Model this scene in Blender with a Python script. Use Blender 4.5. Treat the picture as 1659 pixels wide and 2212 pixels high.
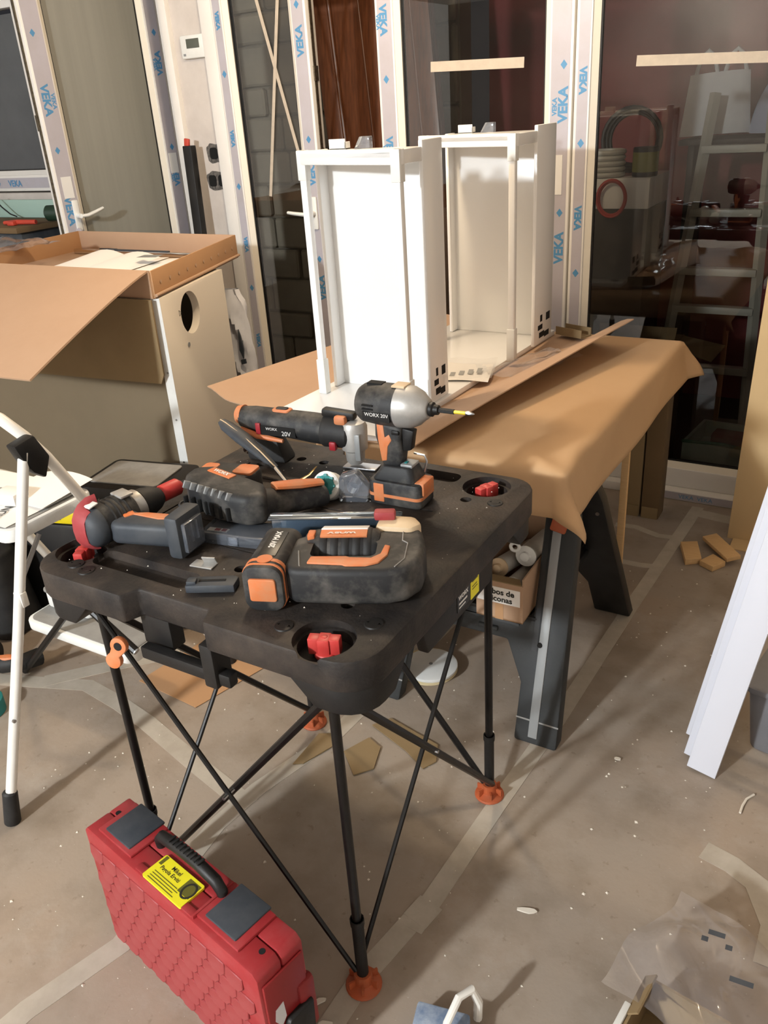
import bpy, bmesh, math, random
from mathutils import Vector, Matrix, Euler
R = math.radians
PI = math.pi
rnd = random.Random(7)
scene = bpy.context.scene
for o in list(bpy.data.objects):
    bpy.data.objects.remove(o)
C = scene.collection

# ------------------------------------------------------------------ camera
cam_d = bpy.data.cameras.new('camera')
cam_d.sensor_fit = 'HORIZONTAL'
cam_d.sensor_width = 36.0
cam_d.lens = 36.0 * 1790.0 / 1659.0
cam_d.clip_start = 0.02
cam = bpy.data.objects.new('camera', cam_d)
C.objects.link(cam)
cr, cu, cb = Vector((.8622, .5031, -.0608)), Vector((-.1746, .4078, .8962)), Vector((.4757, -.7622, .4396))
m = Matrix((cr, cu, cb)).transposed().to_4x4()
m.translation = Vector((0, 0, 1.62))
cam.matrix_world = m
scene.camera = cam

# ------------------------------------------------------------------ world, lamps, exposure
scene.view_settings.view_transform = 'Standard'
scene.view_settings.look = 'None'
scene.view_settings.gamma = 1
scene.view_settings.use_curve_mapping = False
scene.view_settings.exposure = 0.0
w = bpy.data.worlds.new('world')
scene.world = w
w.use_nodes = True
w.node_tree.nodes['Background'].inputs[0].default_value = (.05, .05, .055, 1)
w.node_tree.nodes['Background'].inputs[1].default_value = .5

def lamp(name, loc, col, watts, radius):
    d = bpy.data.lights.new(name, 'POINT')
    d.color = col
    d.energy = watts
    d.shadow_soft_size = radius
    o = bpy.data.objects.new(name, d)
    C.objects.link(o)
    o.location = loc
    return o
lamp('ceiling_lamp_behind', (-1.9, -3.2, 2.62), (.90, .96, 1.0), 900, .12)
lamp('work_lamp_over_bench', (-1.62, 2.3, 2.42), (1, .80, .56), 56, .07)

# ------------------------------------------------------------------ helpers
def srgb(r, g, b):
    def f(c):
        c /= 255.0
        return c / 12.92 if c <= .04045 else ((c + .055) / 1.055) ** 2.4
    return (f(r), f(g), f(b), 1)

MATS = {}
def M(name, col, rough=.5, metal=0, n=0, nscale=20, col2=None, bump=0, bscale=200, spec=.5, coat=0, trans=0, thr=(.35, .65), stretch=None, detail=6):
    """procedural principled material; n = how much of col2 the noise mixes in"""
    mt = bpy.data.materials.new(name)
    mt.use_nodes = True
    nt = mt.node_tree
    b = nt.nodes['Principled BSDF']
    b.inputs['Roughness'].default_value = rough
    b.inputs['Metallic'].default_value = metal
    b.inputs['Specular IOR Level'].default_value = spec
    b.inputs['Coat Weight'].default_value = coat
    b.inputs['Transmission Weight'].default_value = trans
    c1 = srgb(*col)
    b.inputs['Base Color'].default_value = c1
    tc = nt.nodes.new('ShaderNodeTexCoord')
    src = tc.outputs['Object']
    if stretch:
        mp = nt.nodes.new('ShaderNodeMapping')
        mp.inputs['Scale'].default_value = stretch
        nt.links.new(src, mp.inputs[0])
        src = mp.outputs[0]
    if n > 0:
        c2 = srgb(*col2) if col2 else tuple(x * .6 for x in c1[:3]) + (1,)
        no = nt.nodes.new('ShaderNodeTexNoise')
        no.inputs['Scale'].default_value = nscale
        no.inputs['Detail'].default_value = detail
        no.inputs['Roughness'].default_value = .62
        nt.links.new(src, no.inputs['Vector'])
        rp = nt.nodes.new('ShaderNodeMapRange')
        rp.inputs[1].default_value, rp.inputs[2].default_value = thr
        rp.inputs[3].default_value, rp.inputs[4].default_value = 0, n
        nt.links.new(no.outputs['Fac'], rp.inputs[0])
        mx = nt.nodes.new('ShaderNodeMix')
        mx.data_type = 'RGBA'
        mx.inputs[6].default_value = c1
        mx.inputs[7].default_value = c2
        nt.links.new(rp.outputs[0], mx.inputs[0])
        nt.links.new(mx.outputs[2], b.inputs['Base Color'])
    if bump > 0:
        nb = nt.nodes.new('ShaderNodeTexNoise')
        nb.inputs['Scale'].default_value = bscale
        nb.inputs['Detail'].default_value = 4
        nt.links.new(src, nb.inputs['Vector'])
        bp = nt.nodes.new('ShaderNodeBump')
        bp.inputs['Strength'].default_value = bump
        bp.inputs['Distance'].default_value = .004
        nt.links.new(nb.outputs['Fac'], bp.inputs['Height'])
        nt.links.new(bp.outputs[0], b.inputs['Normal'])
    MATS[name] = mt
    return mt

def thin_glass(name, tint=(1, 1, 1), refl=.06, rough=.0, haze=0, hazecol=(200, 200, 200), ior=1.45):
    mt = bpy.data.materials.new(name)
    mt.use_nodes = True
    nt = mt.node_tree
    nt.nodes.clear()
    out = nt.nodes.new('ShaderNodeOutputMaterial')
    tr = nt.nodes.new('ShaderNodeBsdfTransparent')
    tr.inputs[0].default_value = (*tint, 1)
    gl = nt.nodes.new('ShaderNodeBsdfGlossy')
    gl.inputs['Roughness'].default_value = rough
    lw = nt.nodes.new('ShaderNodeFresnel')
    lw.inputs[0].default_value = ior
    ad = nt.nodes.new('ShaderNodeMath')
    ad.operation = 'ADD'
    ad.inputs[1].default_value = refl
    nt.links.new(lw.outputs[0], ad.inputs[0])
    mx = nt.nodes.new('ShaderNodeMixShader')
    nt.links.new(ad.outputs[0], mx.inputs[0])
    nt.links.new(gl.outputs[0], mx.inputs[2])
    if haze > 0:
        df = nt.nodes.new('ShaderNodeBsdfDiffuse')
        df.inputs[0].default_value = srgb(*hazecol)
        m2 = nt.nodes.new('ShaderNodeMixShader')
        m2.inputs[0].default_value = haze
        nt.links.new(tr.outputs[0], m2.inputs[1])
        nt.links.new(df.outputs[0], m2.inputs[2])
        nt.links.new(m2.outputs[0], mx.inputs[1])
    else:
        nt.links.new(tr.outputs[0], mx.inputs[1])
    nt.links.new(mx.outputs[0], out.inputs[0])
    MATS[name] = mt
    return mt

class MB:
    def __init__(s):
        s.v, s.f = [], []
    def add(s, vs, fs, mat=None):
        k = len(s.v)
        s.v += [(mat @ Vector(p)) if mat else Vector(p) for p in vs]
        s.f += [tuple(i + k for i in f) for f in fs]
        return s
    def bx(s, x0, x1, y0, y1, z0, z1, mat=None):
        vs = [(x0, y0, z0), (x1, y0, z0), (x1, y1, z0), (x0, y1, z0), (x0, y0, z1), (x1, y0, z1), (x1, y1, z1), (x0, y1, z1)]
        return s.add(vs, [(0, 3, 2, 1), (4, 5, 6, 7), (0, 1, 5, 4), (1, 2, 6, 5), (2, 3, 7, 6), (3, 0, 4, 7)], mat)
    def box(s, c, d, rot=(0, 0, 0)):
        mt = Matrix.Translation(c) @ Euler([R(a) for a in rot]).to_matrix().to_4x4()
        a, b, e = [q / 2 for q in d]
        return s.bx(-a, a, -b, b, -e, e, mt)
    def prism(s, pts, h0, h1, plane='xy', mat=None, top=None):
        """outline extruded from h0 to h1; top = a second outline for the far end"""
        mp = {'xy': lambda a, b, h: (a, b, h), 'xz': lambda a, b, h: (a, h, b), 'yz': lambda a, b, h: (h, a, b)}[plane]
        n = len(pts)
        tp = top or pts
        vs = [mp(a, b, h0) for a, b in pts] + [mp(a, b, h1) for a, b in tp]
        fs = [tuple(range(n - 1, -1, -1)), tuple(range(n, 2 * n))]
        fs += [(i, (i + 1) % n, n + (i + 1) % n, n + i) for i in range(n)]
        return s.add(vs, fs, mat)
    def cyl(s, p0, p1, r0, r1=None, n=14):
        return s.tube([p0, p1], [r0, r0 if r1 is None else r1], n)
    def tube(s, path, r, n=10, closed=False, flat=1.0, upv=None):
        P = [Vector(p) for p in path]
        rs = r if isinstance(r, (list, tuple)) else [r] * len(P)
        T = []
        for i in range(len(P)):
            if closed:
                t = P[(i + 1) % len(P)] - P[i - 1]
            else:
                t = P[min(i + 1, len(P) - 1)] - P[max(i - 1, 0)]
            T.append(t.normalized())
        up = Vector(upv) if upv else (Vector((0, 0, 1)) if abs(T[0].z) < .9 else Vector((1, 0, 0)))
        vs = []
        for i, p in enumerate(P):
            a = up - up.dot(T[i]) * T[i]
            if a.length < 1e-5:
                a = Vector((1, 0, 0)) - T[i].x * T[i]
            a.normalize()
            up = a if not upv else up
            b = T[i].cross(a)
            for k in range(n):
                q = 2 * PI * k / n
                vs.append(p + rs[i] * (math.cos(q) * a * flat + math.sin(q) * b))
        fs = []
        L = len(P)
        for i in range(L if closed else L - 1):
            j = (i + 1) % L
            for k in range(n):
                k2 = (k + 1) % n
                fs.append((i * n + k, j * n + k, j * n + k2, i * n + k2))
        if not closed:
            fs.append(tuple(range(n)))
            fs.append(tuple((L - 1) * n + k for k in range(n - 1, -1, -1)))
        return s.add(vs, fs)
    def lathe(s, prof, o, axis, n=22):
        """prof = (distance along axis, radius)"""
        ax = Vector(axis).normalized()
        return s.tube([Vector(o) + ax * h for h, r in prof], [max(r, .0004) for h, r in prof], n)
    def sheet(s, nx, ny, fn, th=0.0):
        """surface fn(u,v)->point; th>0 closes it into a solid that thick"""
        vs = [Vector(fn(i / nx, j / ny)) for j in range(ny + 1) for i in range(nx + 1)]
        W = nx + 1
        q = [(j * W + i, j * W + i + 1, (j + 1) * W + i + 1, (j + 1) * W + i) for j in range(ny) for i in range(nx)]
        if th <= 0:
            return s.add(vs, q)
        nr = [Vector((0, 0, 0)) for _ in vs]
        for f in q:
            nn = (vs[f[1]] - vs[f[0]]).cross(vs[f[2]] - vs[f[0]])
            for i in f:
                nr[i] += nn
        K = len(vs)
        low = [v - nr[i].normalized() * th for i, v in enumerate(vs)]
        fs = list(q) + [tuple(i + K for i in reversed(f)) for f in q]
        bd = [i for i in range(W)] + [j * W + nx for j in range(1, ny + 1)] + [ny * W + i for i in range(nx - 1, -1, -1)] + [j * W for j in range(ny - 1, 0, -1)]
        for a, b in zip(bd, bd[1:] + bd[:1]):
            fs.append((b, a, a + K, b + K))
        return s.add(vs + low, fs)
    def mesh(s, name, bevel=0, seg=2, smooth=35, ang=28):
        bm = bmesh.new()
        bv = [bm.verts.new(p) for p in s.v]
        for f in s.f:
            try:
                bm.faces.new([bv[i] for i in f])
            except ValueError:
                pass
        bmesh.ops.recalc_face_normals(bm, faces=bm.faces)
        if bevel > 0:
            es = [e for e in bm.edges if len(e.link_faces) == 2 and e.calc_face_angle(0) > R(ang)]
            bmesh.ops.bevel(bm, geom=es, offset=bevel, segments=seg, profile=.5, affect='EDGES', clamp_overlap=True)
        me = bpy.data.meshes.new(name)
        bm.to_mesh(me)
        bm.free()
        if smooth:
            me.polygons.foreach_set('use_smooth', [True] * len(me.polygons))
            me.set_sharp_from_angle(angle=R(smooth))
        return me

def obj(name, me, mat=None, parent=None, label=None):
    o = bpy.data.objects.new(name, me)
    C.objects.link(o)
    if mat and not me.materials:
        me.materials.append(MATS[mat])
    if parent:
        o.parent = parent
    if label:
        o['label'] = label
    return o

def part(parent, name, mb, mat, bevel=0, seg=2, smooth=35, label=None, ang=28):
    return obj(name, mb.mesh(name, bevel, seg, smooth, ang), mat, parent, label)

def tag(o, label, cat, group=None):
    o['label'] = label
    o['category'] = cat
    if group:
        o['group'] = group
    return o

def thing(name, label, cat, loc=(0, 0, 0), rz=0, group=None):
    o = bpy.data.objects.new(name, None)
    o.empty_display_size = .05
    C.objects.link(o)
    o.location = loc
    o.rotation_euler = (0, 0, R(rz))
    return tag(o, label, cat, group)

def solo(name, mb, mat, label, cat, loc=(0, 0, 0), rz=0, bevel=0, group=None, seg=2, smooth=35):
    o = obj(name, mb.mesh(name, bevel, seg, smooth), mat)
    o.location = loc
    o.rotation_euler = (0, 0, R(rz))
    return tag(o, label, cat, group)

def struct(name, mb, mat, label, parent=None, loc=(0, 0, 0), rz=0, bevel=0):
    o = obj(name, mb.mesh(name, bevel), mat, parent)
    o.location = loc
    o.rotation_euler = (0, 0, R(rz))
    if not parent:
        o['kind'] = 'structure'
        o['label'] = label
    return o

def struct_root(name, label, loc=(0, 0, 0), rz=0):
    o = bpy.data.objects.new(name, None)
    C.objects.link(o)
    o.location = loc
    o.rotation_euler = (0, 0, R(rz))
    o['kind'] = 'structure'
    o['label'] = label
    return o

TXT = {}
def text_mesh(body, size, bold=.0, align='CENTER'):
    key = (body, size, bold, align)
    if key in TXT:
        return TXT[key]
    cu_ = bpy.data.curves.new('lettering', 'FONT')
    cu_.body = body
    cu_.size = size
    cu_.offset = bold
    cu_.align_x = align
    cu_.align_y = 'CENTER'
    cu_.resolution_u = 3
    o = bpy.data.objects.new('lettering', cu_)
    C.objects.link(o)
    bpy.context.view_layer.update()
    me = bpy.data.meshes.new_from_object(o)
    bpy.data.objects.remove(o)
    if align == 'CENTER' and me.vertices:
        xs = [v.co.x for v in me.vertices]
        ys = [v.co.y for v in me.vertices]
        me.transform(Matrix.Translation((-(min(xs) + max(xs)) / 2, -(min(ys) + max(ys)) / 2, 0)))
    TXT[key] = me
    return me

def text(parent, body, size, mat, origin, xdir, ydir, bold=0, align='CENTER', name='lettering'):
    """flat lettering; xdir = reading direction, ydir = up of the letters, both in the parent's space"""
    me = text_mesh(body, size, bold, align)
    if me.materials and me.materials[0] != MATS[mat]:
        me = me.copy()
        me.materials.clear()
        TXT[(body, size, bold, align, mat)] = me
    if not me.materials:
        me.materials.append(MATS[mat])
    o = bpy.data.objects.new(name, me)
    C.objects.link(o)
    o.parent = parent
    x = Vector(xdir).normalized()
    y = Vector(ydir)
    y = (y - y.dot(x) * x).normalized()
    z = x.cross(y)
    mt = Matrix((x, y, z)).transposed().to_4x4()
    mt.translation = Vector(origin)
    o.matrix_local = mt
    return o

def rrect(x0, x1, y0, y1, r, n=5):
    pts = []
    for cx, cy, a0 in ((x1 - r, y0 + r, -90), (x1 - r, y1 - r, 0), (x0 + r, y1 - r, 90), (x0 + r, y0 + r, 180)):
        for k in range(n + 1):
            a = R(a0 + 90 * k / n)
            pts.append((cx + r * math.cos(a), cy + r * math.sin(a)))
    return pts

def arc(cx, cy, r, a0, a1, n=10):
    return [(cx + r * math.cos(R(a0 + (a1 - a0) * k / n)), cy + r * math.sin(R(a0 + (a1 - a0) * k / n))) for k in range(n + 1)]

def boolean(o, cutter_mb, bevel=0):
    ct = obj('cutter', cutter_mb.mesh('cutter', smooth=0))
    md = o.modifiers.new('cut', 'BOOLEAN')
    md.object = ct
    md.solver = 'EXACT'
    md.use_self = True
    if o.parent:
        ct.parent = o.parent
    bpy.context.view_layer.update()
    dg = bpy.context.evaluated_depsgraph_get()
    me = bpy.data.meshes.new_from_object(o.evaluated_get(dg))
    o.modifiers.clear()
    o.data = me
    me.polygons.foreach_set('use_smooth', [True] * len(me.polygons))
    me.set_sharp_from_angle(angle=R(35))
    bpy.data.objects.remove(ct)

def smooth(t):
    t = max(0, min(1, t))
    return t * t * (3 - 2 * t)

# ------------------------------------------------------------------ materials
M('pvc', (236, 232, 226), .35, n=.12, nscale=9, col2=(205, 198, 188))
M('film', (186, 181, 189), .32, n=.35, nscale=7, col2=(168, 160, 158), bump=.05, bscale=40)
M('bead', (240, 232, 216), .35)
M('blue_print', (82, 142, 186), .5)
M('gasket', (22, 20, 19), .6)
M('lock_metal', (120, 110, 92), .4, .7, n=.7, nscale=60, col2=(50, 42, 34))
M('plaster', (214, 205, 197), .85, n=.6, nscale=5, col2=(190, 180, 172), bump=.3, bscale=30)
M('wall_dim', (120, 108, 96), .9, n=.5, nscale=1.5, col2=(84, 74, 66))  # unseen wall darkened so the panes mirror less grey
M('wall_white', (205, 198, 190), .85, n=.3, nscale=3, col2=(185, 178, 170))
M('maroon', (128, 48, 48), .7, n=.4, nscale=3, col2=(104, 38, 42))
M('stone', (172, 163, 146), .85, n=.5, nscale=4, col2=(140, 131, 118), bump=.3, bscale=25)  # lightened to stand in for reflections in the narrow pane
M('mortar', (138, 130, 117), .9)
M('dark_wood', (118, 70, 42), .35, n=.7, nscale=6, col2=(70, 38, 22), stretch=(12, 12, 1))
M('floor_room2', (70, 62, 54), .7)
M('ceiling_white', (215, 210, 204), .9)
thin_glass('glass', (.80, .80, .78), .02)  # tint painted dark to dim the room behind the panes
thin_glass('clear_plastic', (.93, .95, .97), .05, .08, haze=.16, hazecol=(190, 198, 212))
thin_glass('poly_bag', (.95, .95, .95), .02, .10, haze=.13, hazecol=(214, 208, 210), ior=1.25)
thin_glass('clear_blue', (.80, .88, .95), .10, .03, haze=.10, hazecol=(150, 175, 200))
thin_glass('sleeve_film', (.97, .97, .97), .0, .2, haze=.18, hazecol=(225, 222, 218), ior=1.06)
M('frosted', (150, 148, 138), .3, n=.5, nscale=3, col2=(132, 131, 122), stretch=(5, 5, .15))
M('masking_tape', (196, 182, 164), .7, n=.3, nscale=30)
M('floor_tape', (182, 173, 159), .6, n=.6, nscale=14, col2=(158, 147, 132))
M('black_plastic', (21, 20, 20), .5, n=.35, nscale=10, col2=(46, 43, 40), spec=.35, bump=.08, bscale=300)
M('table_plastic', (30, 27, 26), .6, n=.8, nscale=7, spec=.35, col2=(80, 69, 60), bump=.25, bscale=160, thr=(.42, .72))
M('rubber', (18, 18, 19), .65, n=.4, nscale=22, col2=(54, 52, 50))
M('dusty_black', (28, 29, 31), .62, n=.8, nscale=18, col2=(112, 107, 100), thr=(.46, .80))
M('slate', (46, 52, 60), .6, n=.5, nscale=16, col2=(78, 80, 82))
M('pole_black', (12, 11, 11), .35, n=.2, nscale=40, col2=(40, 34, 30), spec=.35)
M('orange', (208, 112, 58), .55, n=.6, nscale=30, col2=(190, 140, 104))
M('orange_foot', (172, 80, 40), .6, n=.5, nscale=24, col2=(150, 88, 58))
M('red_knob', (190, 54, 50), .45, n=.3, nscale=30, col2=(176, 80, 74))
M('red_case', (150, 38, 42), .5, n=.6, nscale=14, col2=(170, 84, 84), thr=(.42, .8))
M('red_scale', (142, 46, 48), .55, n=.6, nscale=12, col2=(166, 92, 90), thr=(.38, .8))
M('red_dark', (128, 26, 28), .4, n=.3, nscale=30, col2=(190, 150, 140), thr=(.66, .72))
M('red_worn', (150, 48, 52), .6, n=.4, nscale=20, col2=(170, 90, 88))
M('yellow_paper', (238, 226, 40), .5)
M('ink', (40, 38, 30), .6)
M('ink_olive', (96, 92, 30), .6)
M('steel', (190, 190, 192), .3, .95, n=.4, nscale=18, col2=(140, 140, 142))
M('silver_cast', (192, 190, 186), .42, .45, n=.5, nscale=16, col2=(140, 136, 130))
M('chrome', (225, 222, 218), .12, 1)
M('brass', (210, 176, 116), .3, .9)
M('grey_strip', (150, 152, 152), .45, .3)
M('white_lacquer', (244, 243, 241), .25, coat=.2)
M('white_panel', (240, 239, 236), .3)
M('white_paint', (238, 235, 228), .35, n=.2, nscale=20, col2=(205, 198, 186))
M('white_plastic', (236, 236, 232), .4, n=.15, nscale=20)
M('paper', (244, 240, 234), .8)
M('kraft', (182, 149, 121), .85, n=.3, nscale=5, col2=(170, 136, 107), bump=.08, bscale=60)
M('kraft_dark', (184, 142, 102), .85, n=.3, nscale=5, col2=(170, 128, 90))
M('kraft_olive', (140, 118, 84), .9, n=.4, nscale=5, col2=(120, 100, 70))
M('kraft_paper', (192, 156, 116), .7, n=.3, nscale=3, col2=(180, 142, 102), bump=.15, bscale=8)
M('hardboard', (116, 102, 80), .8, n=.35, nscale=2, col2=(98, 86, 66))
M('melamine', (226, 216, 200), .5)
M('chipboard', (198, 172, 132), .9, n=.6, nscale=90, col2=(160, 132, 94))
M('wood_pale', (214, 176, 126), .7, n=.5, nscale=6, col2=(196, 156, 104), stretch=(2, 20, 20))
M('horse_grey', (44, 46, 47), .55, n=.4, nscale=8, spec=.35, col2=(62, 62, 60), bump=.1, bscale=120)
M('horse_black', (13, 13, 14), .5, n=.3, nscale=20, col2=(50, 48, 46))
M('tread_grey', (150, 148, 144), .7, n=.6, nscale=12, col2=(116, 114, 110))
M('teal', (36, 128, 128), .5)
M('yellow_tool', (222, 200, 24), .45)
M('cream_plastic', (214, 190, 156), .5, n=.4, nscale=18, col2=(190, 160, 122))
M('label_black', (18, 18, 18), .4)
M('label_white', (232, 230, 226), .5)
M('label_red', (150, 30, 40), .45)
M('lcd', (88, 92, 84), .25)
M('soot', (60, 58, 56), .9, n=.8, nscale=60, col2=(130, 124, 118))
M('hole_black', (8, 8, 8), .9)
M('green_tool', (30, 56, 40), .5)
M('red_lid', (196, 70, 52), .5)
M('wire_white', (206, 204, 198), .5)
M('wire_black', (26, 24, 26), .5)
M('wire_red', (190, 64, 58), .5)
M('alu', (176, 172, 162), .45)
M('bag_white', (216, 216, 220), .6, n=.3, nscale=8, bump=.4, bscale=12)
M('blue_cloth', (112, 132, 160), .8, n=.6, nscale=30, col2=(200, 206, 214))
M('silicone_tube', (214, 212, 206), .4, n=.4, nscale=18, col2=(170, 164, 156))
M('pane_reflection', (92, 95, 98), .22, n=.5, nscale=2, col2=(70, 72, 76))  # opaque grey painted for the reflection on the far left pane
M('debris', (222, 214, 200), .9)
M('tub_clear', (176, 190, 178), .35)
M('green_rim', (62, 110, 90), .3)

M('kraft_pale', (200, 172, 128), .8, n=.25, nscale=3, col2=(186, 156, 112))
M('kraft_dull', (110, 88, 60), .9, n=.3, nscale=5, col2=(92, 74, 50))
M('white_cool', (226, 228, 238), .35)
M('yellow_dull', (140, 140, 60), .6)
M('bin_grey', (120, 120, 124), .4, n=.3, nscale=8)
M('cream_lid', (206, 190, 150), .6)
M('aqua_box', (168, 196, 184), .5)
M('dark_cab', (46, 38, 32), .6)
M('bag_blue', (170, 176, 200), .6, bump=.4, bscale=12)

def floor_material():
    mt = bpy.data.materials.new('floor_paper')
    mt.use_nodes = True
    nt = mt.node_tree
    b = nt.nodes['Principled BSDF']
    b.inputs['Roughness'].default_value = .62
    tc = nt.nodes.new('ShaderNodeTexCoord')
    def noise(sc, det=6, rough=.6):
        n_ = nt.nodes.new('ShaderNodeTexNoise')
        n_.inputs['Scale'].default_value = sc
        n_.inputs['Detail'].default_value = det
        n_.inputs['Roughness'].default_value = rough
        nt.links.new(tc.outputs['Object'], n_.inputs['Vector'])
        return n_
    def rng(s, a, b_, c, d):
        r_ = nt.nodes.new('ShaderNodeMapRange')
        for i, v in zip((1, 2, 3, 4), (a, b_, c, d)):
            r_.inputs[i].default_value = v
        nt.links.new(s, r_.inputs[0])
        return r_.outputs[0]
    def mix(f, a, b_):
        x = nt.nodes.new('ShaderNodeMix')
        x.data_type = 'RGBA'
        nt.links.new(f, x.inputs[0])
        for i, v in ((6, a), (7, b_)):
            if isinstance(v, tuple):
                x.inputs[i].default_value = v
            else:
                nt.links.new(v, x.inputs[i])
        return x.outputs[2]
    c = mix(rng(noise(1.1, 4).outputs['Fac'], .38, .62, 0, 1), srgb(152, 141, 129), srgb(158, 141, 124))
    c = mix(rng(noise(5).outputs['Fac'], .46, .72, 0, .75), c, srgb(122, 108, 92))
    c = mix(rng(noise(2.3, 7, .7).outputs['Fac'], .55, .72, 0, .55), c, srgb(176, 167, 156))
    c = mix(rng(noise(38, 3).outputs['Fac'], .64, .72, 0, .45), c, srgb(112, 96, 80))
    c = mix(rng(noise(150, 2).outputs['Fac'], .73, .76, 0, .6), c, srgb(214, 206, 192))
    nt.links.new(c, b.inputs['Base Color'])
    bp = nt.nodes.new('ShaderNodeBump')
    bp.inputs['Strength'].default_value = .18
    bp.inputs['Distance'].default_value = .01
    nt.links.new(noise(14, 5).outputs['Fac'], bp.inputs['Height'])
    nt.links.new(bp.outputs[0], b.inputs['Normal'])
    MATS['floor_paper'] = mt
floor_material()
# ------------------------------------------------------------------ the room
fl = struct('floor', MB().bx(-5.6, 1.6, -4.4, 3.62, -.08, 0), 'floor_paper', 'dusty paper-covered floor with strips of tape')
def floor_tape(pts, wd, z=.0012):
    mb = MB()
    L, Rr = [], []
    for i, p in enumerate(pts):
        a = Vector(pts[max(i - 1, 0)]).to_2d() if False else Vector((*pts[max(i - 1, 0)], 0))
        b = Vector((*pts[min(i + 1, len(pts) - 1)], 0))
        t = (b - a).normalized()
        nrm = Vector((-t.y, t.x, 0)) * wd / 2
        L.append(Vector((*p, 0)) + nrm)
        Rr.append(Vector((*p, 0)) - nrm)
    n = len(pts)
    vs = [(*v.to_2d(), 0) for v in L + Rr] + [(*v.to_2d(), z) for v in L + Rr]
    fs = []
    for i in range(n - 1):
        fs += [(2 * n + i, 2 * n + n + i, 2 * n + n + i + 1, 2 * n + i + 1), (i, i + 1, n + i + 1, n + i),
               (i, 2 * n + i, 2 * n + i + 1, i + 1), (n + i, n + i + 1, 3 * n + i + 1, 3 * n + i)]
    fs += [(0, n, 3 * n, 2 * n), (n - 1, 3 * n - 1, 4 * n - 1, 2 * n - 1)]
    mb.add(vs, fs)
    return obj('tape_strip', mb.mesh('tape_strip', smooth=0), 'floor_tape', fl)
floor_tape([(-.70, .45), (-.688, .906), (-.655, 1.09)], .050)
floor_tape([(-.65, 1.04), (-.628, 1.45), (-.603, 1.816), (-.575, 2.5), (-.53, 3.38)], .048, .0016)
floor_tape([(-1.32, .10), (-1.263, .511), (-1.20, .71), (-1.235, 1.07), (-1.218, 1.22), (-1.15, 1.47), (-1.1, 2.2)], .052)
floor_tape([(-2.35, 1.20), (-2.0, 1.33), (-1.83, 1.31), (-1.69, 1.283), (-1.45, 1.22), (-1.2, 1.16)], .055, .0008)
floor_tape([(-2.15, 1.28), (-2.0, 1.45), (-1.85, 1.60)], .06, .0015)
floor_tape([(-.14, 1.545), (-.075, 1.53), (0, 1.49)], .055)
floor_tape([(-.02, 1.50), (.03, 1.40), (.03, 1.3)], .05, .0016)
floor_tape([(-.80, 3.09), (-.72, 3.10), (-.62, 3.06), (-.54, 3.07)], .034)
floor_tape([(-.72, 2.80), (-.62, 2.80), (-.545, 2.815)], .034)
floor_tape([(-.55, 3.33), (-.40, 3.31), (-.2, 3.30)], .07)
floor_tape([(-.655, 1.06), (-.644, 1.12)], .062, .002)

struct('ceiling', MB().bx(-5.6, 1.6, -4.4, 3.75, 2.75, 2.85), 'ceiling_white', 'plain white ceiling')
struct('wall_left', MB().bx(-5.7, -5.6, -4.4, 3.75, 0, 2.75), 'wall_white', 'left white wall')
struct('wall_right', MB().bx(1.6, 1.7, -4.4, 3.75, 0, 2.75), 'wall_white', 'right white wall')
struct('wall_front', MB().bx(-5.7, 1.7, -4.5, -4.4, 0, 2.75), 'wall_dim', 'unseen wall behind the camera, darkened to dull reflections in the panes')
wb = MB()
wb.bx(-3.24, -3.0, 3.50, 3.72, 0, 2.75)
wb.bx(-5.6, -4.0, 3.50, 3.72, 2.32, 2.75)
wb.bx(-4.0, -3.24, 3.50, 3.72, 2.5, 2.75)
wb.bx(-3.0, 1.6, 3.50, 3.72, 2.32, 2.75)
wb.bx(-4.04, -3.96, 3.50, 3.72, 0, 2.5)
wb.bx(-5.6, -4.04, 3.50, 3.72, 0, 1.28)
wb.bx(.75, 1.6, 3.50, 3.72, 0, 2.32)
wall_back = obj('wall_back', wb.mesh('wall_back'), 'plaster')
wall_back['kind'] = 'structure'
wall_back['label'] = 'plastered wall pier with thermostat and open switch boxes'

# second room seen through the glass
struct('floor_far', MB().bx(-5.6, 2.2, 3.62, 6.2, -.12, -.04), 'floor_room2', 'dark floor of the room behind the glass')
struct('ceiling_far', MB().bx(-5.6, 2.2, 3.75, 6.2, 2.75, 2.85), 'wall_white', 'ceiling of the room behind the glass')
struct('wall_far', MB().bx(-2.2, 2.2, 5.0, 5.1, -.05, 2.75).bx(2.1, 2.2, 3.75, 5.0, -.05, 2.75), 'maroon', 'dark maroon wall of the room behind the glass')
st = struct('wall_reflection', MB().bx(-5.6, -2.22, 4.66, 4.8, -.05, 2.75), 'mortar', 'grey block wall added in place of reflections in the narrow glass door')  # wall added to supply the grey that the narrow pane mirrors
k = 0
z = .0
bm_cache = {}
while z < 2.6:
    h = rnd.choice((.17, .2, .23))
    x = -4.3 - rnd.random() * .2
    while x < -2.26:
        ln = rnd.choice((.26, .34, .42))
        x1 = min(x + ln, -2.22)
        key = (round(x1 - x, 2), h, rnd.randrange(2))
        if key not in bm_cache:
            b_ = MB().bx(.006, x1 - x - .006, -.03 - .02 * key[2], 0, .006, h - .006)
            bm_cache[key] = b_.mesh('reflection_block', bevel=.012, seg=1)
        o = obj('reflection_block', bm_cache[key], 'stone', st)
        o.location = (x, 4.66, z)
        x = x1
    z += h

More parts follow.
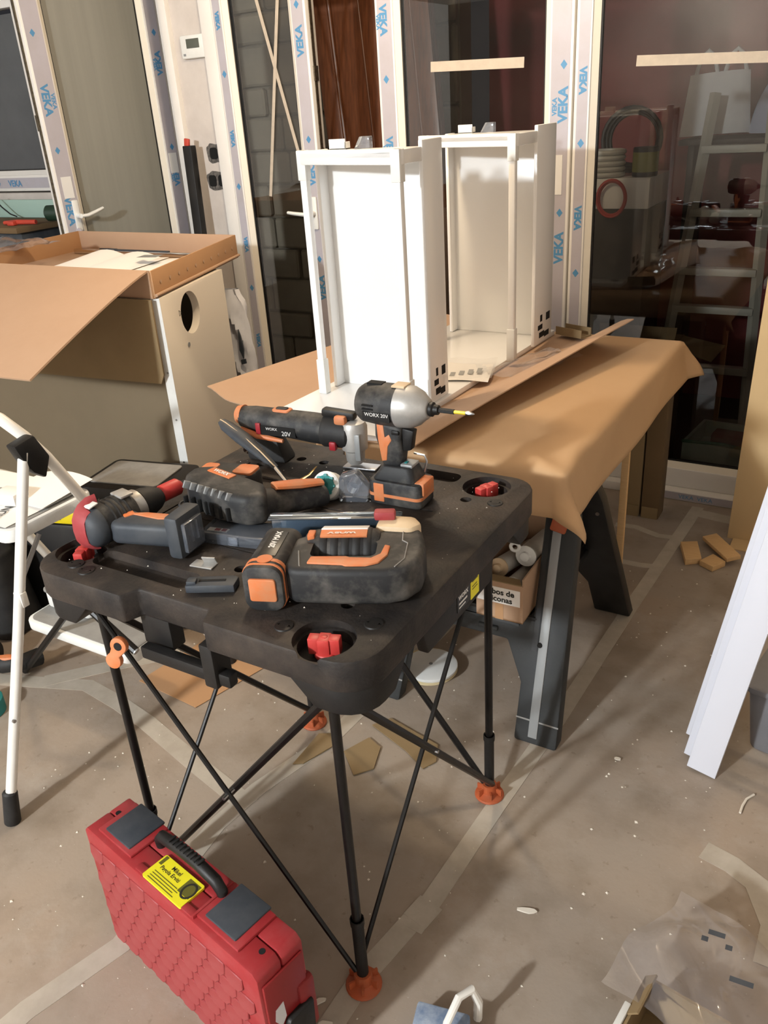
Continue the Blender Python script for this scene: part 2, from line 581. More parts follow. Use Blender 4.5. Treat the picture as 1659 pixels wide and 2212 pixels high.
# ---- pvc doors and windows
def film_print(root, x, y, z0, z1, down, off=0.0, size=.052, nrm=-1, cut=None):
    """VEKA prints running along a stile"""
    z_ = z0 + off
    i = 0
    while z_ < z1 - .12:
        if i % 2 == 0:
            xd = (0, 0, -1) if down else (0, 0, 1)
            yd = (1, 0, 0) if down else (-1, 0, 0)
            text(root, 'VEKA', size, 'blue_print', (x, y, z_ + .08), xd, yd, bold=.0022)
            if cut:
                text(root, 'VEKA', size * .5, 'blue_print', (x + cut, y, z_ + .075), xd, yd, bold=.001)
            z_ += .36 if down else .22
        else:
            d = .017
            mb = MB().add([(x, y, z_ - d), (x + d * .8, y, z_), (x, y, z_ + d), (x - d * .8, y, z_)], [(0, 1, 2, 3)])
            obj('diamond_print', mb.mesh('diamond_print', smooth=0), 'blue_print', root)
            z_ += .14 if down else .32
        i += 1

def sash(root, x0, x1, z0, z1, sl, sr, d=.07, glass='glass', rb=.1, rt=.1, bead='bead', bw=.024, film=(True, True), y0=0):
    y1 = y0 + d
    part(root, 'stile', MB().bx(x0, x0 + sl, y0, y1, z0, z1), 'pvc', bevel=.004)
    part(root, 'stile', MB().bx(x1 - sr, x1, y0, y1, z0, z1), 'pvc', bevel=.004)
    part(root, 'rail', MB().bx(x0 + sl, x1 - sr, y0, y1, z0, z0 + rb), 'pvc', bevel=.004)
    part(root, 'rail', MB().bx(x0 + sl, x1 - sr, y0, y1, z1 - rt, z1), 'pvc', bevel=.004)
    a, b, c, e = x0 + sl, x1 - sr, z0 + rb, z1 - rt
    # sloping glazing beads, each its own piece
    yb = y0 + .006
    for nm, mb in (('l', MB().add([(a, yb, c), (a + bw, yb + .016, c + bw), (a + bw, yb + .016, e - bw), (a, yb, e), (a, y1 - .01, c), (a + bw, y1 - .01, c + bw), (a + bw, y1 - .01, e - bw), (a, y1 - .01, e)], [(0, 1, 2, 3), (1, 5, 6, 2), (4, 7, 6, 5), (0, 3, 7, 4), (0, 4, 5, 1), (3, 2, 6, 7)])),
                   ('r', MB().add([(b, yb, c), (b - bw, yb + .016, c + bw), (b - bw, yb + .016, e - bw), (b, yb, e), (b, y1 - .01, c), (b - bw, y1 - .01, c + bw), (b - bw, y1 - .01, e - bw), (b, y1 - .01, e)], [(0, 3, 2, 1), (1, 2, 6, 5), (4, 5, 6, 7), (0, 4, 7, 3), (0, 1, 5, 4), (3, 7, 6, 2)])),
                   ('b', MB().add([(a, yb, c), (b, yb, c), (b - bw, yb + .016, c + bw), (a + bw, yb + .016, c + bw), (a, y1 - .01, c), (b, y1 - .01, c), (b - bw, y1 - .01, c + bw), (a + bw, y1 - .01, c + bw)], [(0, 1, 2, 3), (3, 2, 6, 7), (4, 7, 6, 5), (0, 4, 5, 1), (1, 5, 6, 2), (0, 3, 7, 4)]))):
        part(root, 'glazing_bead', mb, bead)
    g = .006
    part(root, 'gasket', MB().bx(a + bw, a + bw + g, y0 + .026, y0 + .046, c + bw, e - bw).bx(b - bw - g, b - bw, y0 + .026, y0 + .046, c + bw, e - bw)
         .bx(a + bw, b - bw, y0 + .026, y0 + .046, c + bw, c + bw + g), 'gasket')
    part(root, 'pane', MB().bx(a + bw, b - bw, y0 + .030, y0 + .036, c + bw, e - bw), glass, smooth=0)
    for flag, xa, xb in ((film[0], x0 + .012, x0 + sl - .008), (film[1], x1 - sr + .008, x1 - .012)):
        if flag:
            part(root, 'protective_film', MB().bx(xa, xb, y0 - .0012, y0 + .001, z0 + .02, z1 - .02), 'film')

def lever(root, x, y, z, dirx, rise=.0):
    h = part(root, 'handle', MB().bx(x - .017, x + .017, y - .012, y, z - .075, z + .075), 'white_plastic', bevel=.006)
    mb = MB().cyl((x, y - .01, z), (x, y - .045, z), .012, n=12)
    mb.tube([(x, y - .05, z), (x + dirx * .03, y - .056, z), (x + dirx * .08, y - .056, z + rise), (x + dirx * .125, y - .05, z + rise * 2)], [.012, .0125, .0115, .010], n=12, flat=.75)
    part(h, 'lever', mb, 'white_plastic', bevel=0)

# door_1: leaf swung open into the room, seen on its glazed face
d1 = struct_root('door_1', 'open white pvc door leaf with grey frosted glass, at left of thermostat', (-3.615, 2.955, .06), 79)
W1 = .755
sash(d1, 0, W1, 0, 2.34, .105, .085, glass='frosted', rb=.11, rt=.1)
film_print(d1, .046, -.0016, .6, 2.3, True, off=.0, size=.056, cut=.036)
film_print(d1, W1 - .040, -.0016, .55, 2.2, False, off=.12, size=.046, cut=-.024)
part(d1, 'lock_strip', MB().bx(-.004, .0, .022, .042, .2, 2.1).bx(-.006, 0, .026, .05, 1.55, 1.62), 'lock_metal')
lever(d1, .075, 0, 1.155, 1, .012)
part(d1, 'barcode_label', MB().bx(.03, .085, -.003, -.0012, 1.24, 1.34), 'label_white')
part(d1, 'barcode_label', MB().bx(W1 - .07, W1 - .02, -.003, -.0012, 1.30, 1.40), 'label_white')
part(d1, 'torn_film', MB().sheet(4, 4, lambda u, v: (.05 + .045 * u, -.006 - .018 * math.sin(3 * u) * v, 1.02 + .07 * v + .01 * math.sin(7 * u))), 'film')

# trim between the leaf and the plaster pier
struct('trim_1', MB().bx(-3.29, -3.235, 3.50, 3.62, 0, 2.32).bx(-3.25, -3.205, 3.47, 3.53, 0, 2.32), 'pvc', 'white pvc door frame beside thermostat pier', bevel=.004)
# frame right of the pier
struct('trim_2', MB().bx(-3.0, -2.925, 3.47, 3.60, 0, 2.32), 'pvc', 'white pvc frame right of the plaster pier', bevel=.004)

# door_2: narrow sash with taped cross
d2 = struct_root('door_2', 'narrow glazed pvc door with a taped cross on the pane', (-2.925, 3.47, .04))
W2 = .53
sash(d2, 0, W2, 0, 2.2, .062, .082)
film_print(d2, .034, -.0016, .3, 2.2, True, off=.1, size=.03)
film_print(d2, W2 - .044, -.0016, .4, 2.2, False, off=.30, size=.05)
part(d2, 'lock_strip', MB().bx(W2, W2 + .003, .026, .046, .2, 2.15).bx(W2, W2 + .007, .022, .052, 1.70, 1.76).bx(W2, W2 + .006, .024, .05, 1.36, 1.42), 'lock_metal')
lever(d2, W2 - .045, 0, 1.135, -1, .004)
def pane_tape(root, p, q, wd, y):
    a, b = Vector((p[0], y, p[1])), Vector((q[0], y, q[1]))
    t = (b - a).normalized()
    nn = Vector((-t.z, 0, t.x)) * wd / 2
    vs = [a + nn, a - nn, b - nn, b + nn]
    vs = vs + [v + Vector((0, .0008, 0)) for v in vs]
    mb = MB().add(vs, [(0, 1, 2, 3), (7, 6, 5, 4), (0, 4, 5, 1), (1, 5, 6, 2), (2, 6, 7, 3), (3, 7, 4, 0)])
    part(root, 'masking_tape', mb, 'masking_tape', smooth=0)
pane_tape(d2, (.215, 2.18), (.435, 1.26), .017, .028)
pane_tape(d2, (.395, 2.18), (.205, 1.21), .017, .0268)

# door_3
d3 = struct_root('door_3', 'glazed pvc door with short tape strip, behind the white drawers', (-2.045, 3.47, .04))
W3 = .865
sash(d3, 0, W3, 0, 2.2, .085, .095)
film_print(d3, .04, -.0016, .3, 2.2, True, off=.02, size=.046, cut=-.026)
film_print(d3, W3 - .036, -.0016, .3, 2.2, False, off=.08, size=.052, cut=-.034)
pane_tape(d3, (.24, 1.713), (.655, 1.70), .038, .028)
part(d3, 'barcode_label', MB().bx(W3 - .085, W3 - .03, -.003, -.0012, 1.21, 1.36), 'label_white')

# door_4
d4 = struct_root('door_4', 'wide dark glazed pvc door at right with long tape strip', (-1.172, 3.47, .04))
W4 = 1.85
sash(d4, 0, W4, 0, 2.2, .062, .095, rb=.085)
film_print(d4, .034, -.0016, .3, 2.2, True, off=.24, size=.038)
pane_tape(d4, (.225, 1.672), (.75, 1.648), .036, .028)
part(d4, 'threshold', MB().bx(0, W4, -.05, .05, -.04, .0), 'pvc', bevel=.004)
part(d4, 'protective_film', MB().bx(.3, 1.2, -.051, -.049, -.036, -.004), 'film')
text(d4, 'VEKA  VEKA', .026, 'blue_print', (.62, -.0515, -.020), (1, 0, 0), (0, 0, 1))

# window_1 at far left
w1 = struct_root('window_1', 'white pvc window at far left above cluttered bench', (-5.20, 3.50, 1.29))
sash(w1, 0, 1.15, 0, 1.03, .08, .08, glass='pane_reflection', bead='pvc', rb=.09)
text(w1, 'VEKA', .05, 'blue_print', (.56, -.004, .045), (1, 0, 0), (0, 0, 1), bold=.001)
part(w1, 'protective_film', MB().bx(.3, 1.05, -.002, .0005, .018, .075), 'film')
part(w1, 'diamond_print', MB().add([(.41, -.004, .028), (.425, -.004, .045), (.41, -.004, .062), (.395, -.004, .045)], [(0, 1, 2, 3)]), 'blue_print', smooth=0)

# thermostat, switch boxes
t = thing('thermostat', 'white wall thermostat with small grey display', 'thermostat', (-3.06, 3.5, 1.88))
part(t, 'body', MB().bx(-.085, .085, -.028, 0, 0, .1), 'white_plastic', bevel=.008)
part(t, 'display', MB().bx(-.045, .035, -.0295, -.026, .043, .083), 'lcd', bevel=.001)
part(t, 'button', MB().bx(-.07, -.055, -.030, -.026, .012, .022), 'grey_strip', bevel=.001)
def switch_box(x, z, n_, nm):
    wd = .046 * n_
    t_ = struct_root('trim_switch_box', nm, (x, 3.5, z))
    hw = wd / 2 + .022
    ring = [(hw * (1 + .06 * math.sin(5 * a)) * math.copysign(abs(math.cos(a)) ** .6, math.cos(a)), .045 * (1 + .07 * math.cos(7 * a)) * math.copysign(abs(math.sin(a)) ** .6, math.sin(a))) for a in [2 * PI * q / 28 for q in range(28)]]
    part(t_, 'chased_plaster', MB().prism(ring, -.0015, 0, 'xz'), 'soot', smooth=0)
    for q in range(n_):
        cx = (q - (n_ - 1) / 2) * .062
        part(t_, 'box_opening', MB().prism(rrect(cx - .024, cx + .024, -.027, .027, .014), -.004, -.001, 'xz').prism(rrect(cx - .02, cx + .02, -.023, .023, .012), -.0045, -.0035, 'xz'), 'hole_black', smooth=0)
switch_box(-3.05, 1.456, 1, 'single open switch box cut into the plaster')
switch_box(-3.05, 1.327, 2, 'double open switch box cut into the plaster')
# ------------------------------------------------------------------ folding work table
TX, TY, TZ = -.985, 1.235, .845
tb = thing('work_table', 'black square folding work table on crossed poles, strewn with power tools', 'table', (TX, TY, 0))
hx, hy = .395, .385
def top_outline():
    p = []
    r = .07
    for cx, cy, a0 in ((hx - r, -hy + r, -90), (hx - r, hy - r, 0), (-hx + r, hy - r, 90), (-hx + r, -hy + r, 180)):
        if a0 == -90:
            p += [(-.13, -hy + .0), (-.115, -hy + .035), (.055, -hy + .035), (.07, -hy)]
        if a0 == 90:
            p += [(.07, hy), (.055, hy - .03), (-.115, hy - .03), (-.13, hy)]
        p += arc(cx, cy, r, a0, a0 + 90, 7)
    return p
top = part(tb, 'table_top', MB().prism(top_outline(), TZ - .062, TZ), 'table_plastic', bevel=.006, seg=2)
KN = [(.292, -.335), (.294, .311), (-.338, -.285), (-.335, .315)]
cut = MB()
for x, y in KN:
    cut.cyl((x, y, TZ - .035), (x, y, TZ + .02), .047, n=28)
    cut.cyl((x, y, TZ - .014), (x, y, TZ + .02), .054, n=28)
HOLES = [(.273, -.233), (.28, .232), (.017, -.213), (-.195, .286), (-.129, .288), (.278, 0), (-.27, 0), (-.27, .22), (.02, .2), (-.03, -.02)]
for x, y in HOLES:
    cut.cyl((x, y, TZ - .045), (x, y, TZ + .02), .0125, n=18)
# long slot trays for the clamps
cut.prism(rrect(-.285, -.03, -.318, -.262, .02), TZ - .02, TZ + .02)
cut.prism(rrect(.03, .22, .30, .35, .02), TZ - .02, TZ + .02)
for q in range(5):
    cut.bx(-.22, .24, -.155 + q * .076, -.150 + q * .076, TZ - .003, TZ + .01)
cut.bx(-.305, -.300, -.2, .22, TZ - .003, TZ + .01)
boolean(top, cut)
for i, (x, y) in enumerate(KN):
    kb = MB()
    kb.lathe([(0, .019), (.004, .020), (.010, .018)], (x, y, TZ - .034), (0, 0, 1), 18)
    ca, sa = math.cos(R(20 + 47 * i)), math.sin(R(20 + 47 * i))
    for a, b in ((-.026, -.009), (-.009, .009), (.009, .026)):
        c_ = (a + b) / 2
        kb.box((x + ca * c_, y + sa * c_, TZ - .012), (b - a + .002, .020 if abs(c_) > .01 else .026, .030), (0, 0, 20 + 47 * i))
    kb.cyl((x, y, TZ - .01), (x, y, TZ + .004), .0065, n=10)
    part(tb, 'clamp_knob', kb, 'red_knob', bevel=.003, seg=2, label='red clamp knob in its round well')
# screw bosses
for x, y in [(.21, -.335), (.345, -.265), (.345, .24), (-.30, -.335), (-.26, -.345)]:
    part(tb, 'screw_boss', MB().lathe([(0, .018), (.003, .016), (.0035, .009), (.002, .007)], (x, y, TZ - .001), (0, 0, 1), 18), 'black_plastic')
# skirts at the corners hold the legs
LEG = [(.308, -.352), (.326, .243), (-.247, .272), (-.268, -.33)]
SK = [(1, -1), (1, 1), (-1, 1), (-1, -1)]
for (sx, sy) in SK:
    o = [(.0, .0), (.20, .0)]
    q = []
    r = .066
    X, Y = hx - .006, hy - .006
    pts = [(X - .15, Y), (X - .15, Y - .05), (X - .09, Y - .10), (X - .05, Y - .15), (X, Y - .15)] + [(a, b) for a, b in arc(X - r, Y - r, r, 0, 90, 6)]
    low = [(X - .10, Y), (X - .10, Y - .05), (X - .08, Y - .085), (X - .05, Y - .10), (X, Y - .10)] + [(a, b) for a, b in arc(X - r, Y - r, r, 0, 90, 6)]
    P1 = [(sx * a, sy * b) for a, b in low]
    P2 = [(sx * a, sy * b) for a, b in pts]
    if sx * sy < 0:
        P1, P2 = P1[::-1], P2[::-1]
    part(tb, 'corner_housing', MB().prism(P1, TZ - .112, TZ - .060, top=P2), 'black_plastic', bevel=.004)
# side skirts
part(tb, 'side_skirt', MB().prism([(-.17, TZ - .06), (-.15, TZ - .125), (.13, TZ - .125), (.15, TZ - .06)], hx - .035, hx - .012, 'yz'), 'black_plastic', bevel=.004)
part(tb, 'side_skirt', MB().prism([(-.17, TZ - .06), (-.15, TZ - .115), (.13, TZ - .115), (.15, TZ - .06)], -hx + .012, -hx + .035, 'yz'), 'black_plastic', bevel=.004)
part(tb, 'hinge_block', MB().bx(-.135, -.06, -hy + .04, -hy + .075, TZ - .13, TZ - .06), 'black_plastic', bevel=.004)
part(tb, 'hinge_block', MB().bx(.045, .075, -hy + .004, -hy + .05, TZ - .15, TZ - .058), 'black_plastic', bevel=.004)
part(tb, 'edge_beam', MB().bx(-.12, .10, -hy + .012, -hy + .035, TZ - .145, TZ - .118), 'black_plastic', bevel=.004)
# sticker on the side skirt
part(tb, 'maker_label', MB().bx(hx - .0125, hx - .0108, -.03, .028, TZ - .108, TZ - .066), 'label_black')
text(tb, 'WORX', .013, 'label_white', (hx - .0104, -.004, TZ - .079), (0, 1, 0), (0, 0, 1), bold=.0006)
part(tb, 'label_lines', MB().bx(hx - .0106, hx - .0102, -.024, .012, TZ - .094, TZ - .090).bx(hx - .0106, hx - .0102, -.024, .004, TZ - .102, TZ - .099), 'label_white')
part(tb, 'warning_label', MB().bx(hx - .0125, hx - .0106, .030, .068, TZ - .112, TZ - .058), 'yellow_paper')
part(tb, 'label_lines', MB().bx(hx - .0106, hx - .0102, .036, .062, TZ - .075, TZ - .069).bx(hx - .0106, hx - .0102, .036, .058, TZ - .086, TZ - .084).bx(hx - .0106, hx - .0102, .036, .060, TZ - .092, TZ - .090), 'ink_olive')
# orange latch hanging on the front edge
lt = MB()
out = [(x, z) for x, z in arc(0, .018, .0175, -40, 220, 14)] + [(x, z) for x, z in arc(-.004, -.018, .0165, 130, 410, 14)]
lt.prism([(a, b) for a, b in out], -.006, .006, 'xz')
lo = part(tb, 'latch', lt, 'orange', bevel=.002)
lo.location = (-.155, -hy - .012, TZ - .128)
lo.rotation_euler = (R(-8), R(18), R(12))
part(lo, 'latch_eye', MB().prism(arc(0, .018, .0085, 0, 345, 14), -.0068, .0068, 'xz'), 'hole_black', smooth=0)
# poles, sleeves, feet
for i, (x, y) in enumerate(LEG):
    lg = part(tb, 'leg', MB().cyl((x, y, .025), (x, y, TZ - .08), .0095, n=12), 'pole_black')
    part(lg, 'sleeve', MB().cyl((x, y, .03), (x, y, .20), .0125, n=12).cyl((x, y, .185), (x, y, .2), .0145, n=12), 'black_plastic')
    ft = MB()
    ft.lathe([(0, .036), (.004, .038), (.008, .036), (.012, .026), (.016, .020), (.040, .018)], (x, y, 0), (0, 0, 1), 22)
    for a in range(0, 360, 60):
        ft.box((x + .02 * math.cos(R(a)), y + .02 * math.sin(R(a)), .017), (.026, .004, .022), (0, 0, a))
    part(lg, 'foot', ft, 'orange_foot', label='orange plastic foot')
def brace(a, b, wdt, off):
    """flat bar from the head of leg a to the foot of leg b"""
    A, B = Vector((*LEG[a], TZ - .095)), Vector((*LEG[b], .040))
    d = (B - A)
    nn = d.cross(Vector((0, 0, 1))).normalized() * off
    part(tb, 'brace', MB().tube([A + nn + d * .01, B + nn - d * .015], wdt, n=8), 'pole_black')
for a, b in ((0, 1), (2, 1), (3, 2), (0, 3)):
    brace(a, b, .0082, .012)
    brace(b, a, .0056, .010)
for a, b in ((0, 1), (1, 2), (2, 3), (3, 0)):
    A, B = Vector((*LEG[a], 0)), Vector((*LEG[b], 0))
    mid = (A + B) / 2 + Vector((0, 0, (TZ - .095 + .04) / 2))
    nn = (B - A).cross(Vector((0, 0, 1))).normalized()
    part(tb, 'rivet', MB().cyl(mid - nn * .014, mid + nn * .026, .004, n=8), 'steel')

# ------------------------------------------------------------------ power tools on the table
def rel(pts, o):
    return [(a - o[0], b - o[1]) for a, b in pts]

# impact driver standing on its battery
im = thing('impact_driver', 'silver-nosed impact driver standing upright on its orange battery', 'power tool', (-.835, 1.412, TZ), 2)
part(im, 'base_shoe', MB().prism(rrect(-.052, .05, -.034, .034, .012), .056, .088, top=rrect(-.03, .038, -.026, .026, .012)), 'dusty_black', bevel=.003)
bt = part(im, 'battery', MB().prism(rrect(-.060, .066, -.038, .038, .014), 0, .056), 'dusty_black', bevel=.006)
part(bt, 'battery_trim', MB().prism(rrect(-.061, .067, -.039, .039, .014), .020, .027), 'orange')
part(bt, 'battery_clip', MB().bx(.040, .070, -.026, .026, .028, .058), 'orange', bevel=.004)
part(bt, 'battery_clip', MB().bx(-.045, -.02, -.0395, -.036, .008, .05), 'orange', bevel=.002)
part(im, 'charge_display', MB().bx(.012, .040, -.018, .018, .086, .093), 'grey_strip', bevel=.002)
part(im, 'display_light', MB().bx(.018, .024, -.01, .0, .0925, .0945), 'teal')
part(im, 'belt_hook', MB().tube([(.045, .030, .06), (.05, .034, .085), (.045, .034, .098), (.02, .034, .1)], .0025, n=8), 'steel')
gp = [(-.030, .080), (.012, .084), (.018, .12), (.014, .15), (.020, .175), (-.045, .185), (-.046, .150), (-.036, .115)]
gr = part(im, 'grip', MB().prism(gp, -.019, .019, 'xz'), 'dusty_black', bevel=.009, seg=3)
part(gr, 'grip_inlay', MB().prism([(-.030, .095), (-.018, .098), (-.014, .13), (-.004, .145), (-.010, .158), (-.020, .150), (-.022, .178), (-.038, .178), (-.037, .145)], -.0205, .0205, 'xz'), 'orange', bevel=.002)
part(im, 'trigger', MB().prism([(.016, .118), (.036, .124), (.040, .150), (.044, .168), (.016, .172)], -.011, .011, 'xz'), 'black_plastic', bevel=.004)
part(im, 'reverse_switch', MB().bx(-.004, .014, -.022, .022, .158, .168), 'black_plastic', bevel=.003)
hz = .217
hd = part(im, 'motor_housing', MB().lathe([(-.082, .024), (-.080, .034), (-.070, .041), (-.03, .045), (.012, .045), (.016, .042)], (0, 0, hz), (1, 0, 0), 26), 'dusty_black')
part(hd, 'vent', MB().bx(-.055, -.030, -.047, -.040, hz + .008, hz + .011).bx(-.055, -.030, -.047, -.040, hz + .0, hz + .003).bx(-.06, -.025, -.01, .01, hz + .042, hz + .046), 'hole_black')
part(hd, 'rating_label', MB().bx(-.055, .008, -.0462, -.040, hz - .022, hz - .004), 'label_black')
text(hd, 'WORX 20V', .011, 'label_white', (-.022, -.0465, hz - .009), (1, 0, 0), (0, 0, 1))
part(hd, 'red_badge', MB().bx(-.086, -.072, -.024, .024, hz - .010, hz + .010), 'label_red', bevel=.003)
ns = part(im, 'gear_case', MB().lathe([(.012, .0455), (.018, .0455), (.040, .044), (.058, .036), (.070, .025), (.076, .021), (.078, .017)], (0, 0, hz), (1, 0, 0), 26), 'silver_cast')
part(ns, 'warning_sticker', MB().bx(.0, .03, -.016, .016, hz + .0425, hz + .0468), 'cream_plastic', bevel=.001)
ch = part(im, 'chuck_collar', MB().lathe([(.076, .012), (.080, .015), (.086, .015), (.089, .011), (.098, .010)], (0, 0, hz), (1, 0, 0), 16), 'black_plastic')
part(im, 'bit_holder', MB().cyl((.095, 0, hz), (.132, 0, hz), .0055, n=6), 'rubber')
bi = part(im, 'bit', MB().cyl((.130, 0, hz), (.157, 0, hz), .0036, n=8), 'yellow_tool')
part(bi, 'bit_tip', MB().lathe([(.156, .003), (.164, .0048), (.172, .0028), (.176, .001)], (0, 0, hz), (1, 0, 0), 8), 'steel')

# jigsaw lying on its side at the front
O = (-.785, .972)
jg = thing('jigsaw', 'dusty jigsaw lying on its side at the front of the table', 'power tool', (*O, TZ), 25)
gb = part(jg, 'handle', MB().prism([(-.030, .0), (-.012, -.016), (.07, -.022), (.15, -.022), (.185, -.010), (.208, .022), (.214, .075), (.206, .125), (.190, .155), (.14, .165), (.12, .12), (.0, .12), (-.03, .10)], .008, .078), 'dusty_black', bevel=.016, seg=3)
boolean(gb, MB().prism(rrect(.012, .128, .030, .085, .012), -.05, .15))
part(gb, 'grip_inlay', MB().prism([(.012, .004), (.075, -.002), (.08, -.006), (.115, -.006), (.137, .004), (.150, .03), (.152, .062), (.142, .066), (.137, .034), (.122, .020), (.085, .022), (.078, .026), (.016, .026)], .074, .0815), 'orange', bevel=.002, label='orange soft grip')
part(gb, 'seam', MB().tube([(.165, -.008, .0785), (.180, .02, .0785), (.182, .075, .0785), (.172, .085, .0785), (.170, .15, .0785)], .0012, n=6), 'tread_grey')
part(gb, 'seam', MB().tube([(-.01, .05, .0785), (.0, .0, .0785), (.004, -.012, .0735)], .0012, n=6), 'tread_grey')
mt_ = part(jg, 'motor_housing', MB().lathe([(-.012, .022), (-.006, .034), (.004, .040), (.02, .042), (.120, .042), (.130, .036)], (.0, .105, .046), (1, 0, 0), 26), 'dusty_black')
for q in range(5):
    part(mt_, 'vent_rib', MB().lathe([(.022 + q * .02, .0425), (.026 + q * .02, .0445), (.032 + q * .02, .0445), (.036 + q * .02, .0425)], (0, .105, .046), (1, 0, 0), 24), 'rubber')
part(mt_, 'name_plate', MB().box((.066, .118, .0865), (.085, .030, .006), (-18, 0, 0)), 'label_white', bevel=.001)
part(mt_, 'name_plate', MB().box((.066, .094, .0888), (.085, .020, .005), (8, 0, 0)), 'orange', bevel=.001)
text(mt_, 'WORX', .016, 'label_white', (.062, .094, .0918), (-1, 0, 0), (0, -1, .14), bold=.0008)
part(mt_, 'speed_dial', MB().box((.006, .098, .084), (.014, .024, .012)), 'orange', bevel=.003)
gn = part(jg, 'gear_housing', MB().prism([(.118, .125), (.185, .115), (.205, .135), (.19, .165), (.125, .175)], .020, .088), 'cream_plastic', bevel=.008)
part(gn, 'lock_button', MB().box((.135, .155, .096), (.040, .022, .018)), 'red_worn', bevel=.005)
part(jg, 'battery_mount', MB().prism([(-.03, .01), (.01, .0), (.01, .10), (-.03, .10)], .012, .075), 'dusty_black', bevel=.008)
jb = part(jg, 'battery', MB().prism(rrect(-.036, .036, .0, .088, .022), -.075, .075, 'xz'), 'dusty_black', bevel=.005)
jb.location = (-.057, .050, 0)
jb.rotation_euler = (0, 0, R(-4))
part(jb, 'battery_trim', MB().prism(rrect(-.037, .037, -.001, .089, .022), -.052, -.044, 'xz').prism(rrect(-.037, .037, -.001, .089, .022), -.066, -.061, 'xz'), 'orange')
part(jb, 'battery_clip', MB().prism(rrect(-.024, .024, .022, .066, .005), -.079, -.070, 'xz'), 'orange', bevel=.002)
part(jb, 'rating_label', MB().bx(-.016, .016, -.035, .055, .087, .0892), 'label_black', bevel=.0005)
text(jb, '20V MAX', .015, 'label_white', (0, .024, .0896), (0, 1, 0), (-1, 0, 0), bold=.0006)
part(jb, 'badge', MB().lathe([(.0885, .014), (.0896, .014)], (0, -.046, 0), (0, 0, 1), 20), 'orange')
sp = part(jg, 'sole_plate', MB().prism(rrect(-.075, .155, 0, .078, .008), .196, .200, 'xz'), 'steel', bevel=.001)
part(sp, 'clear_guard', MB().prism(rrect(-.09, .165, .0, .086, .006), .186, .1885, 'xz').bx(-.09, .165, .160, .186, .083, .086).bx(.163, .165, .150, .186, .0, .086), 'clear_blue', bevel=.0005, label='clear plastic cover plate')
part(jg, 'blade_clamp', MB().bx(.115, .150, .165, .196, .03, .06), 'silver_cast', bevel=.004)

# drill driver lying at left
O = (-1.292, .956)
dr = thing('drill_driver', 'drill driver with red rear cap lying at the left corner', 'power tool', (*O, TZ), 0)
ax = Vector((.11, .994, 0))
zc = .051
db = part(dr, 'motor_housing', MB().lathe([(-.004, .030), (.006, .041), (.03, .043), (.085, .042), (.098, .038)], (0, 0, zc), ax, 24), 'dusty_black')
part(db, 'rear_cap', MB().lathe([(-.018, .018), (-.015, .030), (-.004, .040), (.008, .043), (.016, .043)], (0, 0, zc), ax, 24), 'slate')
band = [(.030, .0455), (.014, .0455), (.0, .0435), (-.010, .036), (-.019, .022), (-.021, .0), (-.019, -.022), (-.010, -.036), (.0, -.0435)]
part(db, 'red_band', MB().tube([ax * h + Vector((-.004, 0, zc + r_)) for h, r_ in band], [.019] * 7 + [.022, .025], n=10, flat=.16, upv=(0, -1, .01)), 'red_worn', label='red band with pale sticker round the rear end')
part(db, 'cap_sticker', MB().box((.0, .012, zc + .0475), (.026, .022, .003), (10, 0, -6)), 'label_white', bevel=.001)
for q in range(4):
    part(db, 'vent_rib', MB().lathe([(.036 + q * .012, .0432), (.039 + q * .012, .0445), (.042 + q * .012, .0432)], (0, 0, zc), ax, 22), 'rubber')
cl = part(dr, 'torque_ring', MB().lathe([(.096, .036), (.100, .038), (.118, .038), (.121, .034)], (0, 0, zc), ax, 24), 'silver_cast')
part(cl, 'selector_plate', MB().box((.012, .085, zc + .043), (.040, .030, .006), (0, 0, -11)), 'silver_cast', bevel=.002)
part(dr, 'chuck', MB().lathe([(.120, .031), (.123, .034), (.140, .033), (.165, .026), (.178, .018)], (0, 0, zc), ax, 22), 'rubber')
part(dr, 'socket_bit', MB().lathe([(.176, .012), (.180, .017), (.184, .019), (.226, .019), (.230, .016), (.236, .011)], (0, 0, zc + .002), ax, 20), 'red_knob', label='bright red socket bit in the chuck')
hp = [(-.012, .038), (.05, .012), (.105, .028), (.170, .046), (.186, .056), (.176, .108), (.150, .104), (.09, .088), (.062, .080), (.03, .092), (0, .088)]
hg = part(dr, 'grip', MB().prism(hp, .018, .066), 'slate', bevel=.012, seg=3)
part(hg, 'grip_inlay', MB().prism([(.020, .060), (.055, .045), (.062, .062), (.125, .066), (.140, .072), (.132, .092), (.085, .080), (.060, .068), (.030, .082)], .062, .0685), 'orange', bevel=.002)
part(dr, 'trigger', MB().prism([(.040, .078), (.072, .074), (.070, .100), (.046, .104)], .030, .056), 'black_plastic', bevel=.005)
ft = part(dr, 'battery_foot', MB().prism([(.172, .034), (.204, .038), (.196, .118), (.160, .112)], .004, .094), 'slate', bevel=.008)
part(ft, 'terminal_block', MB().prism([(.196, .048), (.212, .050), (.206, .106), (.190, .104)], .016, .078), 'clear_plastic', bevel=.002)
part(ft, 'terminal', MB().bx(.196, .206, .056, .061, .03, .07).bx(.195, .205, .072, .077, .03, .07).bx(.194, .204, .088, .093, .03, .07), 'steel')
text(dr, 'WORX', .012, 'ink', (-.012, .028, zc + .0435), (.19, .98, 0), (-.98, .19, .2))

